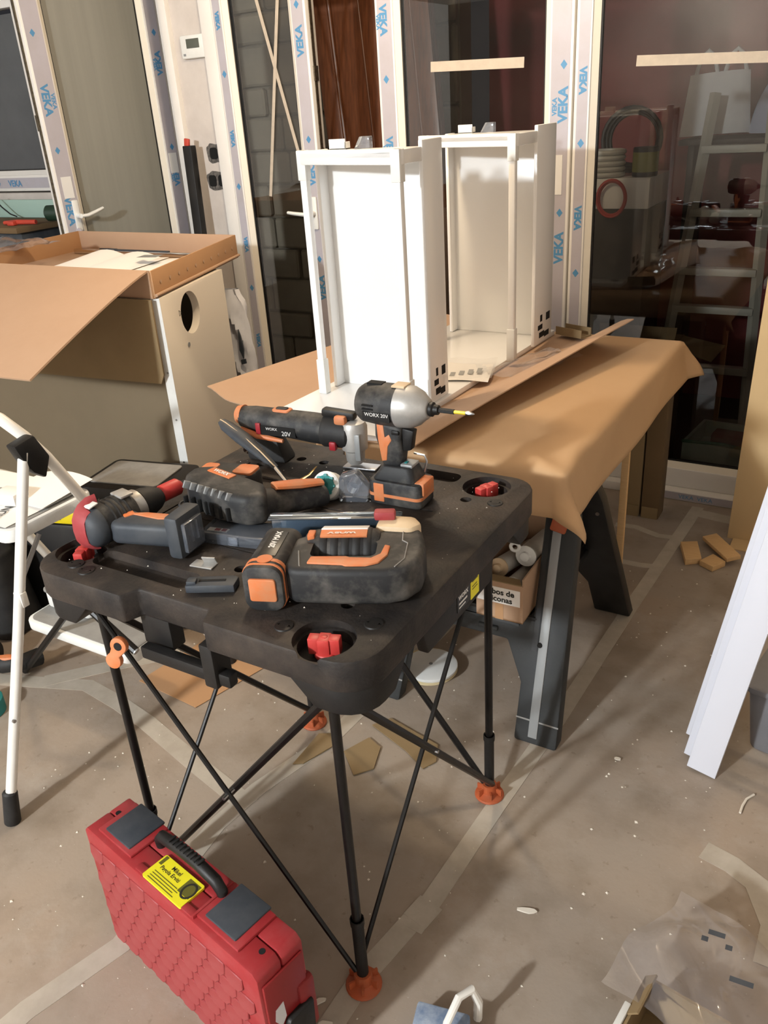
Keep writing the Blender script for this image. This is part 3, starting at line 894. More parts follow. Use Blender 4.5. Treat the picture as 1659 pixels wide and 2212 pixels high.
# angled cordless tool in the middle
O = (-1.10, 1.18)
cd = thing('cordless_tool', 'angled black cordless tool with vent slots lying behind the jigsaw', 'power tool', (*O, TZ), 0)
bp_ = rel([(-1.225, 1.165), (-1.185, 1.135), (-1.10, 1.115), (-1.02, 1.118), (-.99, 1.150), (-1.03, 1.20), (-1.10, 1.215), (-1.19, 1.235), (-1.232, 1.21)], O)
bd = part(cd, 'motor_housing', MB().prism(bp_, .030, .098), 'dusty_black', bevel=.016, seg=3)
for q in range(7):
    a = Vector((-1.185 + q * .021, 1.128 - q * .0022, .072)) - Vector((*O, 0))
    part(bd, 'vent_slot', MB().box((a.x, a.y + .012, .088), (.005, .030, .016), (-28, 0, -20)), 'grey_strip', bevel=.001)
for q in range(7):
    a = Vector((-1.190 + q * .021, 1.126 - q * .0022, .072)) - Vector((*O, 0))
    part(bd, 'vent_slot', MB().box((a.x, a.y + .001, .055), (.006, .010, .028), (0, 0, -20)), 'hole_black', bevel=.001)
hdp = rel([(-1.035, 1.165), (-1.02, 1.215), (-.995, 1.265), (-.972, 1.315)], O)
ch_ = part(cd, 'grip', MB().tube([(x, y, .058 - .01 * i) for i, (x, y) in enumerate(hdp)], [.038, .034, .031, .027], n=16, flat=.85), 'dusty_black')
part(ch_, 'grip_inlay', MB().tube([(x - .002, y + .0, .083 - .012 * i) for i, (x, y) in enumerate(hdp[1:])], [.016, .019, .014], n=10, flat=.5), 'orange')
part(bd, 'name_strip', MB().box((-.045, .018, .0985), (.075, .020, .004), (0, 0, -12)), 'orange', bevel=.001)
text(bd, 'WORX', .015, 'label_white', (-.045, .018, .1012), (1, -.2, 0), (.2, 1, 0), bold=.0006)
cb_ = part(cd, 'battery', MB().prism(rrect(-.07, .07, -.036, .036, .025), .0, .070), 'dusty_black', bevel=.008)
cb_.location = (-.085, .085, .006)
cb_.rotation_euler = (0, 0, R(10))
part(cb_, 'battery_clip', MB().prism(rrect(.018, .066, -.025, .025, .010), .064, .074), 'orange', bevel=.002)
part(cb_, 'battery_clip', MB().prism(rrect(-.066, -.03, -.03, .02, .010), .060, .072), 'orange', bevel=.002)
part(cd, 'belt_ring', MB().tube([(-.118 + .022 * math.cos(a), .0 + .02 * math.sin(a) - .02, .03) for a in [2 * PI * q / 14 for q in range(14)]], .003, n=6, closed=True), 'slate')

# clear bit case under the angled tool
bc = thing('bit_case', 'small clear plastic bit case with black insert under the angled tool', 'case', (-1.045, 1.125, TZ), 11)
part(bc, 'tray', MB().bx(-.078, .082, -.040, .030, 0, .026), 'clear_plastic', bevel=.004)
part(bc, 'insert', MB().bx(-.070, .072, -.028, .026, .004, .022), 'label_black', bevel=.002)
part(bc, 'insert_label', MB().bx(-.066, -.02, -.026, -.012, .0235, .0245), 'label_white')
part(bc, 'insert_label', MB().bx(-.05, -.038, -.024, -.014, .0246, .0250).bx(-.034, -.024, -.024, -.014, .0246, .0250), 'label_red')
part(bc, 'clasp', MB().bx(-.012, .012, -.044, -.036, .004, .024), 'clear_plastic', bevel=.002)

# oscillating multi tool at the back
O = (-1.18, 1.51)
mu = thing('multi_tool', 'oscillating multi tool with silver head lying at the back of the table', 'power tool', (*O, TZ), 7)
za = .095
mb_ = part(mu, 'motor_housing', MB().lathe([(-.150, .018), (-.145, .026), (-.11, .031), (-.03, .034), (.05, .037), (.10, .037), (.128, .034)], (0, 0, za), (1, 0, -.06), 22), 'dusty_black')
part(mb_, 'switch_surround', MB().prism(rrect(-.055, -.005, -.014, .014, .010), za + .026, za + .038), 'orange', bevel=.003)
part(mb_, 'switch', MB().prism(rrect(-.046, -.014, -.008, .008, .006), za + .036, za + .041), 'rubber', bevel=.002)
part(mb_, 'rating_label', MB().bx(-.075, .02, -.0365, -.030, za - .020, za + .004), 'label_black')
text(mb_, 'WORX', .010, 'label_white', (-.045, -.0368, za - .003), (1, 0, 0), (0, 0, 1))
text(mb_, '20V', .016, 'label_white', (-.005, -.0368, za - .012), (1, 0, 0), (0, 0, 1))
part(mb_, 'red_badge', MB().bx(-.090, -.077, -.0365, -.028, za - .020, za + .008), 'label_red', bevel=.001)
part(mb_, 'grip_inlay', MB().tube([(-.14, -.022, za - .014), (-.09, -.031, za - .026), (-.02, -.030, za - .034)], [.005, .008, .005], n=8), 'orange')
part(mu, 'head_collar', MB().lathe([(.085, .039), (.09, .041), (.15, .037), (.158, .030)], (0, 0, za), (1, 0, -.06), 22), 'rubber')
hv = part(mu, 'gear_head', MB().lathe([(.012, .016), (.020, .022), (.045, .024), (.050, .031), (.105, .033), (.116, .028), (.120, .015)], (.158, 0, 0), (0, 0, 1), 24), 'silver_cast')
part(hv, 'vent_strip', MB().bx(.172, .186, -.031, -.020, .03, .095), 'grey_strip', bevel=.002)
part(hv, 'side_button', MB().box((.118, -.034, .064), (.018, .014, .022)), 'label_red', bevel=.004)
part(mu, 'clamp_lever', MB().box((.125, -.002, .134), (.085, .026, .020), (0, 4, 0)), 'black_plastic', bevel=.006)
part(mu, 'lever_tip', MB().box((.135, -.018, .124), (.030, .020, .022)), 'orange', bevel=.006)
part(mu, 'tail_block', MB().prism([(-.13, -.028), (-.02, -.03), (-.02, .03), (-.13, .028)], .0, .072, top=[(-.14, -.02), (-.05, -.022), (-.05, .022), (-.14, .02)]), 'rubber', bevel=.008)
part(mu, 'blade', MB().bx(.13, .215, -.018, .018, .002, .006), 'steel', bevel=.001)
part(mu, 'tail_cap', MB().lathe([(-.165, .012), (-.158, .022), (-.142, .026)], (0, 0, za + .004), (1, 0, -.06), 18), 'orange')

# scraper leaning on the multi tool
sc = thing('scraper', 'dark-handled scraper with chrome shank, leaning on the multi tool', 'hand tool', (-1.2, 1.38, TZ))
def lp(p):
    return Vector(p) - Vector((-1.2, 1.38, TZ))
hpth = [lp((-1.335, 1.425, .957)), lp((-1.318, 1.423, .947)), lp((-1.27, 1.418, .925)), lp((-1.21, 1.410, .893)), lp((-1.165, 1.400, .872))]
hh = part(sc, 'handle', MB().tube(hpth, [.012, .020, .023, .015, .009], n=14, flat=.55, upv=(.3, 0, 1)), 'slate')
part(hh, 'seam', MB().tube([p + Vector((0, -.004, .011 if 0 < i < 4 else .006)) for i, p in enumerate(hpth)], .0016, n=6), 'cream_plastic')
part(sc, 'shank', MB().cyl(lp((-1.17, 1.401, .874)), lp((-1.112, 1.372, .853)), .0058, .0048, n=10), 'chrome')
part(sc, 'head', MB().tube([lp((-1.125, 1.360, .8505)), lp((-1.108, 1.369, .853)), lp((-1.092, 1.39, .855)), lp((-1.085, 1.42, .859)), lp((-1.087, 1.455, .866))], [.014, .012, .007, .004, .002], n=10, flat=.35), 'brass')

# tape dispensers
td = thing('tape_roll', 'white roll of sealing tape with teal hub on the table', 'tape', (-.985, 1.352, TZ), 0)
cen, axd = Vector((0, 0, .032)), Vector((.15, -.86, .48)).normalized()
part(td, 'roll', MB().lathe([(-.026, .020), (-.024, .030), (-.018, .032), (.012, .032), (.016, .028)], cen, axd, 24), 'white_plastic')
hub = MB().lathe([(.014, .022), (.020, .022), (.022, .019), (.022, .010), (.016, .009)], cen, axd, 20)
hb = part(td, 'hub', hub, 'teal')
for q in range(8):
    a = axd.orthogonal().normalized()
    b = axd.cross(a)
    d_ = math.cos(q * PI / 4) * a + math.sin(q * PI / 4) * b
    part(hb, 'tooth', MB().cyl(cen + axd * .014 + d_ * .021, cen + axd * .0215 + d_ * .021, .0045, n=8), 'teal')
part(td, 'paper_tag', MB().box((-.004, -.036, .020), (.030, .004, .034), (30, 0, 6)), 'cream_plastic', bevel=.001)
dd = thing('clear_dispenser', 'empty clear plastic dispenser beside the teal tape hub', 'dispenser', (-.928, 1.372, TZ), 20)
part(dd, 'shell', MB().prism([(-.034, 0), (.030, 0), (.036, .035), (.008, .072), (-.030, .060)], -.016, .016, 'xz'), 'clear_plastic', bevel=.005)
part(dd, 'core', MB().cyl((0, -.014, .035), (0, .014, .035), .014, n=16), 'clear_plastic')

# small pieces at the front of the table
hk = thing('metal_bracket', 'small bent metal bracket below the drill grip', 'bracket', (-1.045, 1.005, TZ), 8)
part(hk, 'plate', MB().bx(-.024, .026, -.014, .012, 0, .003), 'silver_cast', bevel=.001)
part(hk, 'lip', MB().box((.012, .004, .010), (.028, .003, .02), (30, 0, 10)), 'silver_cast', bevel=.001)
bl = thing('plastic_clip', 'slate blue plastic clip at the front edge of the table', 'clip', (-.972, .945, TZ), 28)
part(bl, 'body', MB().prism([(-.045, -.018), (.046, -.020), (.050, .012), (.040, .018), (-.046, .016)], 0, .016), 'slate', bevel=.003)
part(bl, 'slot', MB().bx(-.022, .028, -.004, .003, .0155, .0168), 'hole_black')
part(bl, 'tab', MB().box((-.034, -.006, .018), (.018, .016, .008)), 'slate', bevel=.002)
# ------------------------------------------------------------------ bench on a sawhorse
CX = -.87
sh = thing('sawhorse', 'dark grey plastic folding sawhorse with shelf, carrying the paper-covered bench', 'sawhorse', (CX, 2.09, 0))
def slope_frame(y0, k_, th):
    """H-shaped frame leaning by k_ (dy per dz); local to the sawhorse root"""
    P = [(.31, 0), (.270, .55), (.228, .735), (.165, .735), (.185, .325), (-.185, .325), (-.165, .735), (-.228, .735), (-.270, .55), (-.31, 0), (-.185, 0), (-.178, .15), (-.12, .25), (.12, .25), (.178, .15), (.185, 0)]
    mb = MB().prism(P, 0, th, 'xz')
    mb.v = [Vector((v.x, v.y + y0 + k_ * v.z, v.z)) for v in mb.v]
    return mb
KF, KB = .43, -.50
fr = part(sh, 'front_frame', slope_frame(-.39, KF, .05), 'horse_grey', bevel=.008)
bk = part(sh, 'rear_frame', slope_frame(.345, KB, .05), 'horse_black', bevel=.008)
def on_front(x, z, out=.0):
    return (x, -.39 + KF * z - out, z)
for sx in (1, -1):
    P = [(sx * .252, .02), (sx * .226, .02), (sx * .196, .66), (sx * .220, .66)]
    mb = MB().prism(P if sx < 0 else P[::-1], -.004, .001, 'xz')
    mb.v = [Vector((v.x, v.y - .39 + KF * v.z, v.z)) for v in mb.v]
    part(fr, 'metal_strip', mb, 'grey_strip', bevel=.001, label='flat grey metal strip down the leg')
    part(fr, 'leg_recess', MB().add([on_front(sx * .212, .24, .002), on_front(sx * .196, .24, .002), on_front(sx * .180, .62, .002), on_front(sx * .190, .62, .002)], [(0, 1, 2, 3)]), 'horse_black', smooth=0)
    part(fr, 'rivet', MB().cyl(on_front(sx * .218, .26, .008), on_front(sx * .218, .26, -.004), .007, n=10), 'horse_black')
    part(fr, 'leg_seam', MB().add([on_front(sx * .306, .06, .001), on_front(sx * .183, .06, .001), on_front(sx * .183, .064, .001), on_front(sx * .306, .064, .001)], [(0, 1, 2, 3)]), 'tread_grey', smooth=0)
mb = MB().prism([(.15, .295), (-.15, .295), (-.15, .30), (.15, .30)], -.004, 0, 'xz')
mb.v = [Vector((v.x, v.y - .39 + KF * v.z, v.z)) for v in mb.v]
part(fr, 'crossbar_rib', mb, 'horse_black')
for x in (-.07, .06):
    mb = MB().bx(x - .03, x + .03, -.008, .002, .268, .280)
    mb.v = [Vector((v.x, v.y - .39 + KF * v.z, v.z)) for v in mb.v]
    part(fr, 'crossbar_lug', mb, 'horse_grey', bevel=.003)
part(sh, 'shelf', MB().bx(-.20, .20, -.255, .24, .30, .325), 'horse_black', bevel=.005)
part(sh, 'top_beam', MB().bx(-.20, .20, -.095, .015, .665, .735), 'horse_grey', bevel=.006)
part(sh, 'pivot_latch', MB().box((.222, -.152, .59), (.045, .014, .075), (-20, 10, 0)), 'orange_foot', bevel=.006, label='orange pivot latch')
part(bk, 'bolt', MB().cyl((.25, .35 - .5 * .5 - .01, .5), (.25, .35 - .5 * .5 + .07, .5), .006, n=8), 'steel')

ZT = .778
solo('bench_board', MB().bx(-.34, .625, -.62, .62, 0, .037), 'chipboard', 'long chipboard bench top laid across the sawhorse', 'board', (-1.275, 2.49, .7365))

BX1, BY0, BY1 = -.628, 1.845, 3.125
def drape(p, q):
    ex, ey, ef = max(0, p - BX1), max(0, BY0 - q), max(0, q - BY1)
    ey2 = ey if ey > 0 else ef
    sg = -1 if ey > 0 else 1
    e = math.hypot(ex, ey2)
    x, y, z = min(p, BX1), min(max(q, BY0), BY1), ZT
    if e > 0:
        r_ = .022
        a = min(e / r_, PI / 2)
        run = r_ * math.sin(a)
        drop = r_ * (1 - math.cos(a)) + max(0, e - r_ * PI / 2)
        dx, dy = ex / e, ey2 / e * sg
        flare = (.16 + .42 * (2 * dx * abs(dy)) ** 2) * drop
        x += dx * (run + flare)
        y += dy * (run + flare)
        drop *= (1 - .22 * (2 * dx * abs(dy)) ** 2)
        z -= drop
        x += .004 * math.sin(9 * q + 3 * e * 10) * min(1, e * 8)
    cr_n = max(0, 1 - abs(q - BY0) / .22) * max(0, 1 - abs(p - BX1) / .25)
    y += .010 * cr_n * math.sin(34 * p + 11 * q)
    x += .008 * cr_n * math.sin(29 * q - 17 * p)
    z += .006 * cr_n * (1 + math.sin(41 * p + 23 * q))
    z += .0018 * (1 + math.sin(7 * p + 3) * math.sin(5 * q))
    if 0 < BX1 - p < .25 and q - BY0 < .25 and ey == 0:
        z += .006 * (1 + math.sin(30 * q) * math.sin(22 * p)) * max(0, 1 - (q - BY0) / .25) * min(1, (BX1 - p) * 12)
    return (x, y, z)
def paper_pt(u, v):
    p = -1.35 + (BX1 + .155 + 1.35) * u
    q = BY0 - .135 + (BY1 + .11 - BY0 + .135) * v
    return drape(p, q)
pp = MB().sheet(70, 80, paper_pt)
po = solo('kraft_paper_cover', pp, 'kraft_paper', 'brown kraft paper draped over the long bench', 'paper', smooth=50)
md = po.modifiers.new('thickness', 'SOLIDIFY')
md.thickness = .0008

# cardboard sheet under the drawers, its right edge curling up
NL, NR, FR_, FL = Vector((-1.90, 1.985, 0)), Vector((-1.0, 1.775, 0)), Vector((-.75, 2.95, 0)), Vector((-1.72, 3.28, 0))
def card_pt(u, v):
    p = (NL * (1 - u) + NR * u) * (1 - v) + (FL * (1 - u) + FR_ * u) * v
    lift = smooth((u - .78) / .22) * (.026 + .080 * v ** .8) 
    lift += .03 * smooth((.12 - u) / .12) * (1 - v)
    return (p.x, p.y, ZT + .008 + lift + .0005 * math.sin(9 * v))
solo('cardboard_sheet', MB().sheet(40, 30, card_pt, th=.0035), 'kraft', 'flat cardboard sheet with curled edge lying under the white drawers', 'cardboard')

# white front board and the two drawers standing on it
ZB = ZT + .009
fb = thing('drawer_front_board', 'long white lacquered front board lying flat under both drawers', 'board', (-1.30, 2.46, ZB), -2)
part(fb, 'panel', MB().bx(-.225, .205, -.64, .60, 0, .019), 'white_lacquer', bevel=.0025)
part(fb, 'hinge_hole', MB().prism(arc(.16, .535, .022, 0, 345, 16), .0185, .0195), 'grey_strip', smooth=0)

def drawer(label, base, XL, XR, yR, yL, yS, yb, nm):
    x0, y0 = base
    z0, zt = .0, .71
    t_ = thing('drawer', label, 'drawer', (x0, y0, ZB + .0195), 0, 'white drawers standing on end')
    L = lambda x, y: (x - x0, y - y0)
    xl, xr = XL - x0, XR - x0
    part(t_, 'bottom_panel', MB().bx(xl + .01, xr - .006, yb - y0, yb - y0 + .014, z0, zt - .02), 'white_panel', bevel=.001)
    sw = part(t_, 'side_wall', MB().bx(xr - .013, xr, yS - y0, yb - y0 + .016, z0, zt + .018), 'white_lacquer', bevel=.003)
    part(t_, 'side_wall', MB().bx(xl, xl + .013, yb - y0 - .045, yb - y0 + .016, z0, zt), 'white_lacquer', bevel=.003)
    d_ = yb - yS
    for (a, b, c, e) in ((.30, .62, .020, .040), (.62, .92, .014, .034), (.22, .50, .050, .068), (.72, .96, .072, .100), (.35, .48, .078, .102)):
        part(sw, 'fixing_slot', MB().bx(xr - .001, xr + .0006, yS - y0 + d_ * a, yS - y0 + d_ * b, c, e), 'hole_black', smooth=0)
    s = .011
    rails = ((XR - .012, yR, 'r'), (XL + .008, yL, 'l'))
    for X, Y, q in rails:
        x, y = L(X, Y)
        rl = part(t_, 'gallery_rail', MB().bx(x - s, x + s, y - s, y + s, z0, zt), 'white_lacquer', bevel=.003)
        part(rl, 'rail_sleeve', MB().bx(x - s - .003, x + s + .003, y - s - .003, y + s + .003, z0, z0 + .11), 'white_plastic', bevel=.002)
        part(rl, 'rail_sleeve', MB().bx(x - s - .003, x + s + .003, y - s - .003, y + s + .003, zt - .075, zt + .004), 'white_plastic', bevel=.002)
    # back panel of the drawer, now on top
    a, b = L(XL + .0, yL - .012), L(XR - .0, yR - .012)
    c, e = L(XR - .013, yb), L(XL + .013, yb)
    part(t_, 'back_panel', MB().prism([a, b, c, e], zt - .018, zt - .002), 'white_lacquer', bevel=.002)
    d = (Vector((*b, 0)) - Vector((*a, 0)))
    nn = Vector((-d.y, d.x, 0)).normalized() * .011
    q4 = [Vector((*a, 0)) , Vector((*b, 0)), Vector((*b, 0)) + 2 * nn, Vector((*a, 0)) + 2 * nn]
    part(t_, 'back_rail', MB().prism([(v.x, v.y) for v in q4], zt - .034, zt + .004), 'white_lacquer', bevel=.003)
    b2 = L(XR - .024, yR)
    part(t_, 'back_rail', MB().bx(b2[0], b2[0] + .022, b2[1], yS - y0 + .002, zt - .034, zt + .002), 'white_lacquer', bevel=.003)
    # fixing clips on the top edge
    m1 = L(XL + .10, yb - .01)
    part(t_, 'clip', MB().bx(m1[0] - .055, m1[0] + .0, m1[1] - .018, m1[1] - .014, zt - .002, zt + .026).bx(m1[0] - .055, m1[0], m1[1] - .018, m1[1] + .01, zt - .002, zt + .002).bx(m1[0] - .003, m1[0], m1[1] - .018, m1[1] + .01, zt - .002, zt + .018), 'white_plastic', bevel=.001)
    part(t_, 'clip', MB().prism([(m1[0] + .03, zt - .002), (m1[0] + .082, zt - .002), (m1[0] + .082, zt + .030), (m1[0] + .05, zt + .030)], m1[1] - .02, m1[1] + .0, 'xz'), 'clear_plastic', bevel=.002)
    return t_
drawer('overexposed white drawer standing on end, nearest the power tools', (-1.30, 2.1), -1.503, -1.116, 1.985, 2.09, 2.10, 2.20, 1)
drawer('white drawer standing on end, farther back beside mullion', (-1.25, 2.8), -1.452, -1.058, 2.61, 2.73, 2.79, 2.95, 2)

lf = thing('leaflet', 'printed leaflet in clear plastic lying between the two drawers', 'leaflet', (-1.155, 2.43, ZB + .0205), 18)
part(lf, 'sheet', MB().sheet(6, 6, lambda u, v: (-.08 + .16 * u, -.10 + .2 * v, .002 + .004 * math.sin(4 * u + 2 * v)), .0006), 'paper')
part(lf, 'sleeve', MB().sheet(8, 8, lambda u, v: (-.092 + .184 * u, -.115 + .23 * v, .016 + .003 * math.sin(9 * u + 5 * v))), 'sleeve_film')
for q in range(4):
    part(lf, 'print_block', MB().bx(-.05 + .028 * q, -.034 + .028 * q, -.06 + .012 * q, -.02 + .016 * q, .0062, .0072), 'grey_strip')

def crumple(nm, label, cat, loc, sx, sy, h, seed, mat='poly_bag', n=24, rz=0, edge=.35):
    r_ = random.Random(seed)
    ph = [r_.uniform(0, 6.28) for _ in range(8)]
    def fn(u, v):
        x, y = (u - .5) * sx, (v - .5) * sy
        rr = min(1, math.hypot((u - .5) * 2, (v - .5) * 2))
        w_ = max(0, 1 - rr ** 2)
        z_ = .003 + h * w_ * (.5 + .25 * math.sin(7 * u + ph[0]) * math.sin(6 * v + ph[1]) + .18 * math.sin(13 * u + ph[2] + 5 * v)) + abs(.006 * math.sin(11 * v + ph[3] + 8 * u))
        x += .03 * sx * math.sin(8 * v + ph[4]) * edge * 3
        y += .03 * sy * math.sin(9 * u + ph[5]) * edge * 3
        return (x, y, max(.002, z_))
    return solo(nm, MB().sheet(n, n, fn), mat, label, cat, loc, rz, smooth=60)
crumple('plastic_bag', 'crumpled clear plastic bag on the cardboard beside the front board', 'plastic bag', (-.985, 2.585, ZT + .028), .15, .36, .035, 3, rz=-20)
tb2 = thing('cardboard_channel', 'short folded cardboard channel at the far end of the bench', 'cardboard', (-.99, 3.02, ZT + .022), 70)
part(tb2, 'channel', MB().prism([(-.03, 0), (.03, 0), (.03, .03), (.026, .03), (.026, .004), (-.026, .004), (-.026, .03), (-.03, .03)], -.06, .06, 'xz'), 'kraft_olive')

# ------------------------------------------------------------------ box of sealant tubes on the sawhorse shelf
bxo = thing('cardboard_box', 'open cardboard box labelled for silicone tubes on the sawhorse shelf', 'box', (-.768, 1.95, .326), 1)
w_, l_, h_ = .068, .16, .118
th = .004
front = part(bxo, 'front_wall', MB().bx(-w_, w_, -l_, -l_ + th, 0, h_), 'kraft')
part(bxo, 'back_wall', MB().bx(-w_, w_, l_ - th, l_, 0, h_ + .07), 'kraft')
part(bxo, 'side_wall', MB().bx(-w_, -w_ + th, -l_ + th, l_ - th, 0, h_ + .01), 'kraft')
part(bxo, 'side_wall', MB().bx(w_ - th, w_, -l_ + th, l_ - th, 0, h_ + .02), 'kraft')
part(bxo, 'floor_panel', MB().bx(-w_, w_, -l_, l_, 0, th), 'kraft_dark')
part(bxo, 'flap', MB().prism([(-w_ + .004, -l_), (w_ - .004, -l_), (w_ - .02, -l_ + .03), (-w_ + .02, -l_ + .03)], h_, h_ + .003), 'kraft_olive')
part(bxo, 'tape_band', MB().bx(-.012, .012, -l_ - .0008, -l_ + .001, 0, .05), 'kraft_dark')
lb = part(front, 'paper_label', MB().bx(-w_ + .004, w_ - .008, -l_ - .0012, -l_ + .001, .052, .102), 'paper')
text(lb, 'Tubos de', .024, 'ink', (-.002, -l_ - .0016, .088), (1, 0, 0), (0, 0, 1), bold=.0008)
text(lb, 'siliconas', .024, 'ink', (-.002, -l_ - .0016, .066), (1, 0, 0), (0, 0, 1), bold=.0008)
def cartridge(label, p, q, r_, mats):
    P, Q = Vector(p), Vector(q)
    t_ = thing('sealant_tube', label, 'sealant tube', P, 0, 'sealant tubes in the cardboard box')
    d = Q - P
    n_ = d.normalized()
    L_ = d.length
    part(t_, 'barrel', MB().lathe([(0, r_ * .9), (.003, r_), (L_ * .86, r_), (L_ * .88, r_ * 1.04), (L_ * .92, r_ * 1.04)], (0, 0, 0), n_, 18), mats[0])
    part(t_, 'cap', MB().lathe([(L_ * .91, r_ * 1.05), (L_ * .93, r_ * 1.05), (L_ * .94, r_ * .5), (L_ * .99, r_ * .45), (L_, r_ * .2)], (0, 0, 0), n_, 18), mats[1])
cartridge('dusty grey sealant tube pointing out of the box at left', (-.786, 2.085, .40), (-.800, 1.85, .445), .026, ('silicone_tube', 'cream_plastic'))
cartridge('bright white capped sealant tube at upper right in the box', (-.735, 2.085, .445), (-.738, 1.90, .470), .029, ('silicone_tube', 'white_plastic'))
cartridge('white sealant tube lowest in the box behind its label', (-.742, 2.07, .375), (-.748, 1.825, .408), .026, ('silicone_tube', 'white_plastic'))
t_ = solo('nozzle_ring', MB().tube([(.012 * math.cos(a), 0, .012 * math.sin(a)) for a in [2 * PI * q / 18 for q in range(18)]], .005, n=8, closed=True), 'white_plastic', 'small white plastic ring above the sealant tubes', 'ring', (-.765, 1.90, .498), 10)
sb = thing('plastic_bag', 'flat grey plastic bag left of the silicone box', 'plastic bag', (-.92, 1.955, .327), 0)
part(sb, 'bag', MB().sheet(8, 8, lambda u, v: (-.06 + .12 * u, -.14 + .28 * v, .02 + .05 * v + .01 * math.sin(8 * u + 6 * v)), .002), 'bag_white')
part(sb, 'fold', MB().tube([(-.05, -.135, .012), (.0, -.14, .016), (.05, -.135, .012)], .008, n=8), 'bag_white')
# ------------------------------------------------------------------ left: cabinet with cardboard tray
cb = thing('cabinet', 'cabinet with cream side panel and round hole, under the cardboard tray', 'cabinet', (-2.19, 2.10, 0))
pa = Vector((-.292, .956, 0))
sp_ = part(cb, 'side_panel', MB().bx(0, .55, -.015, .015, 0, 1.066), 'melamine', bevel=.001)
boolean(sp_, MB().cyl((.22, -.1, .968), (.22, .1, .968), .078, n=36))
sp_.rotation_euler = (0, 0, math.atan2(pa.y, pa.x))
part(sp_, 'edge_band', MB().bx(-.0015, 0, -.017, .017, 0, 1.066), 'white_plastic')
for z_ in (.2, .45, .62, .8):
    part(sp_, 'screw', MB().cyl((-.003, 0, z_), (0, 0, z_), .004, n=8), 'steel')
part(sp_, 'grommet', MB().cyl((.165, -.017, .86), (.165, -.012, .86), .009, n=12), 'grey_strip')
part(sp_, 'print_mark', MB().tube([(.135 + .010 * math.cos(a), -.0155, .985 + .012 * math.sin(a)) for a in [2 * PI * q / 3 for q in range(3)]], .0012, n=4, closed=True), 'ink')
part(cb, 'front_panel', MB().bx(-1.25, -.012, .0, .012, 0, 1.04), 'hardboard', bevel=.001)
part(cb, 'top_panel', MB().prism([(-1.25, 0), (-.012, .0), (-.165, .525), (-1.25, .525)], 1.045, 1.066), 'melamine')
part(cb, 'rear_panel', MB().bx(-1.25, -.19, .515, .525, 0, 1.044), 'hardboard')
solo('red_container', MB().lathe([(0, .05), (.01, .06), (.14, .06), (.15, .05), (.15, .02)], (0, 0, 0), (0, 0, 1), 20), 'red_lid', 'red container glimpsed through the round cabinet hole', 'container', (-2.42, 2.36, .80))
solo('inner_shelf', MB().bx(-.45, .04, -.2, .2, 0, .016), 'hardboard', 'shelf inside the cabinet below the round hole', 'shelf', (-2.46, 2.38, .783))

ty = thing('cardboard_tray', 'large shallow cardboard tray with hanging flaps on the cabinet', 'box', (-2.8, 2.5, 1.068))
ZTf = .094
def rp(x, y):
    return (x + 2.8, y - 2.5)
fr_, br_, bl_, fl_ = rp(-2.18, 2.095), rp(-2.45, 2.875), rp(-3.46, 2.90), rp(-3.36, 2.09)
part(ty, 'tray_floor', MB().prism([fl_, fr_, br_, bl_], 0, .006), 'kraft')
def wall(a, b, z1, mat, nm='tray_wall', lean=0):
    A, B = Vector((*a, 0)), Vector((*b, 0))
    nn = Vector((-(B - A).y, (B - A).x, 0)).normalized() * .006
    mb = MB().add([A, B, B + nn, A + nn] + [v + Vector((0, 0, z1)) + (A - B).cross(Vector((0, 0, 1))).normalized() * lean for v in (A, B, B + nn, A + nn)],
                  [(0, 3, 2, 1), (4, 5, 6, 7), (0, 1, 5, 4), (1, 2, 6, 5), (2, 3, 7, 6), (3, 0, 4, 7)])
    return part(ty, nm, mb, mat, bevel=.001)
rw = wall(fr_, br_, ZTf, 'kraft_dark')
bw_ = wall(br_, bl_, ZTf, 'kraft')
wall(bl_, fl_, ZTf, 'kraft_dark')
A, B = Vector((*fr_, 0)), Vector((*br_, 0))
d_ = (B - A).normalized()
on_ = Vector((d_.y, -d_.x, 0))
for q in range(10):
    p = A + (B - A) * (.07 + q * .095) + on_ * .001
    part(rw, 'punched_hole', MB().cyl(p + Vector((0, 0, .048)), p + on_ * .0012 + Vector((0, 0, .048)), .0065, n=10), 'kraft')
part(rw, 'rim_fold', MB().tube([A + on_ * .004 + Vector((0, 0, .010)), B + on_ * .004 + Vector((0, 0, .010))], .006, n=8), 'kraft')
def mark(x, sz):
    # small recycling prints on the inner back wall
    a, b = Vector((*br_, 0)), Vector((*bl_, 0))
    d = (b - a).normalized()
    n_ = Vector((d.y, -d.x, 0))
    n_ = n_ if n_.y < 0 else -n_
    return a + d * x + n_ * .0015, d
for x, kind in ((.31, 'tri'), (.345, 'ring'), (.26, 'block')):
    p, d = mark(x, 0)
    p = p + Vector((0, 0, .052))
    if kind == 'block':
        mb = MB()
        for r_ in range(4):
            mb.box(p + Vector((0, 0, .006 * r_ - .009)), (.028, .0008, .003))
        part(bw_, 'print_mark', mb, 'ink_olive')['kind'] = 'stuff'
    else:
        k_ = 3 if kind == 'tri' else 12
        part(bw_, 'print_mark', MB().tube([p + d * (.010 * math.cos(2 * PI * q / k_ + PI / 2)) + Vector((0, 0, .010 * math.sin(2 * PI * q / k_ + PI / 2))) for q in range(k_)], .0012, n=4, closed=True), 'ink')
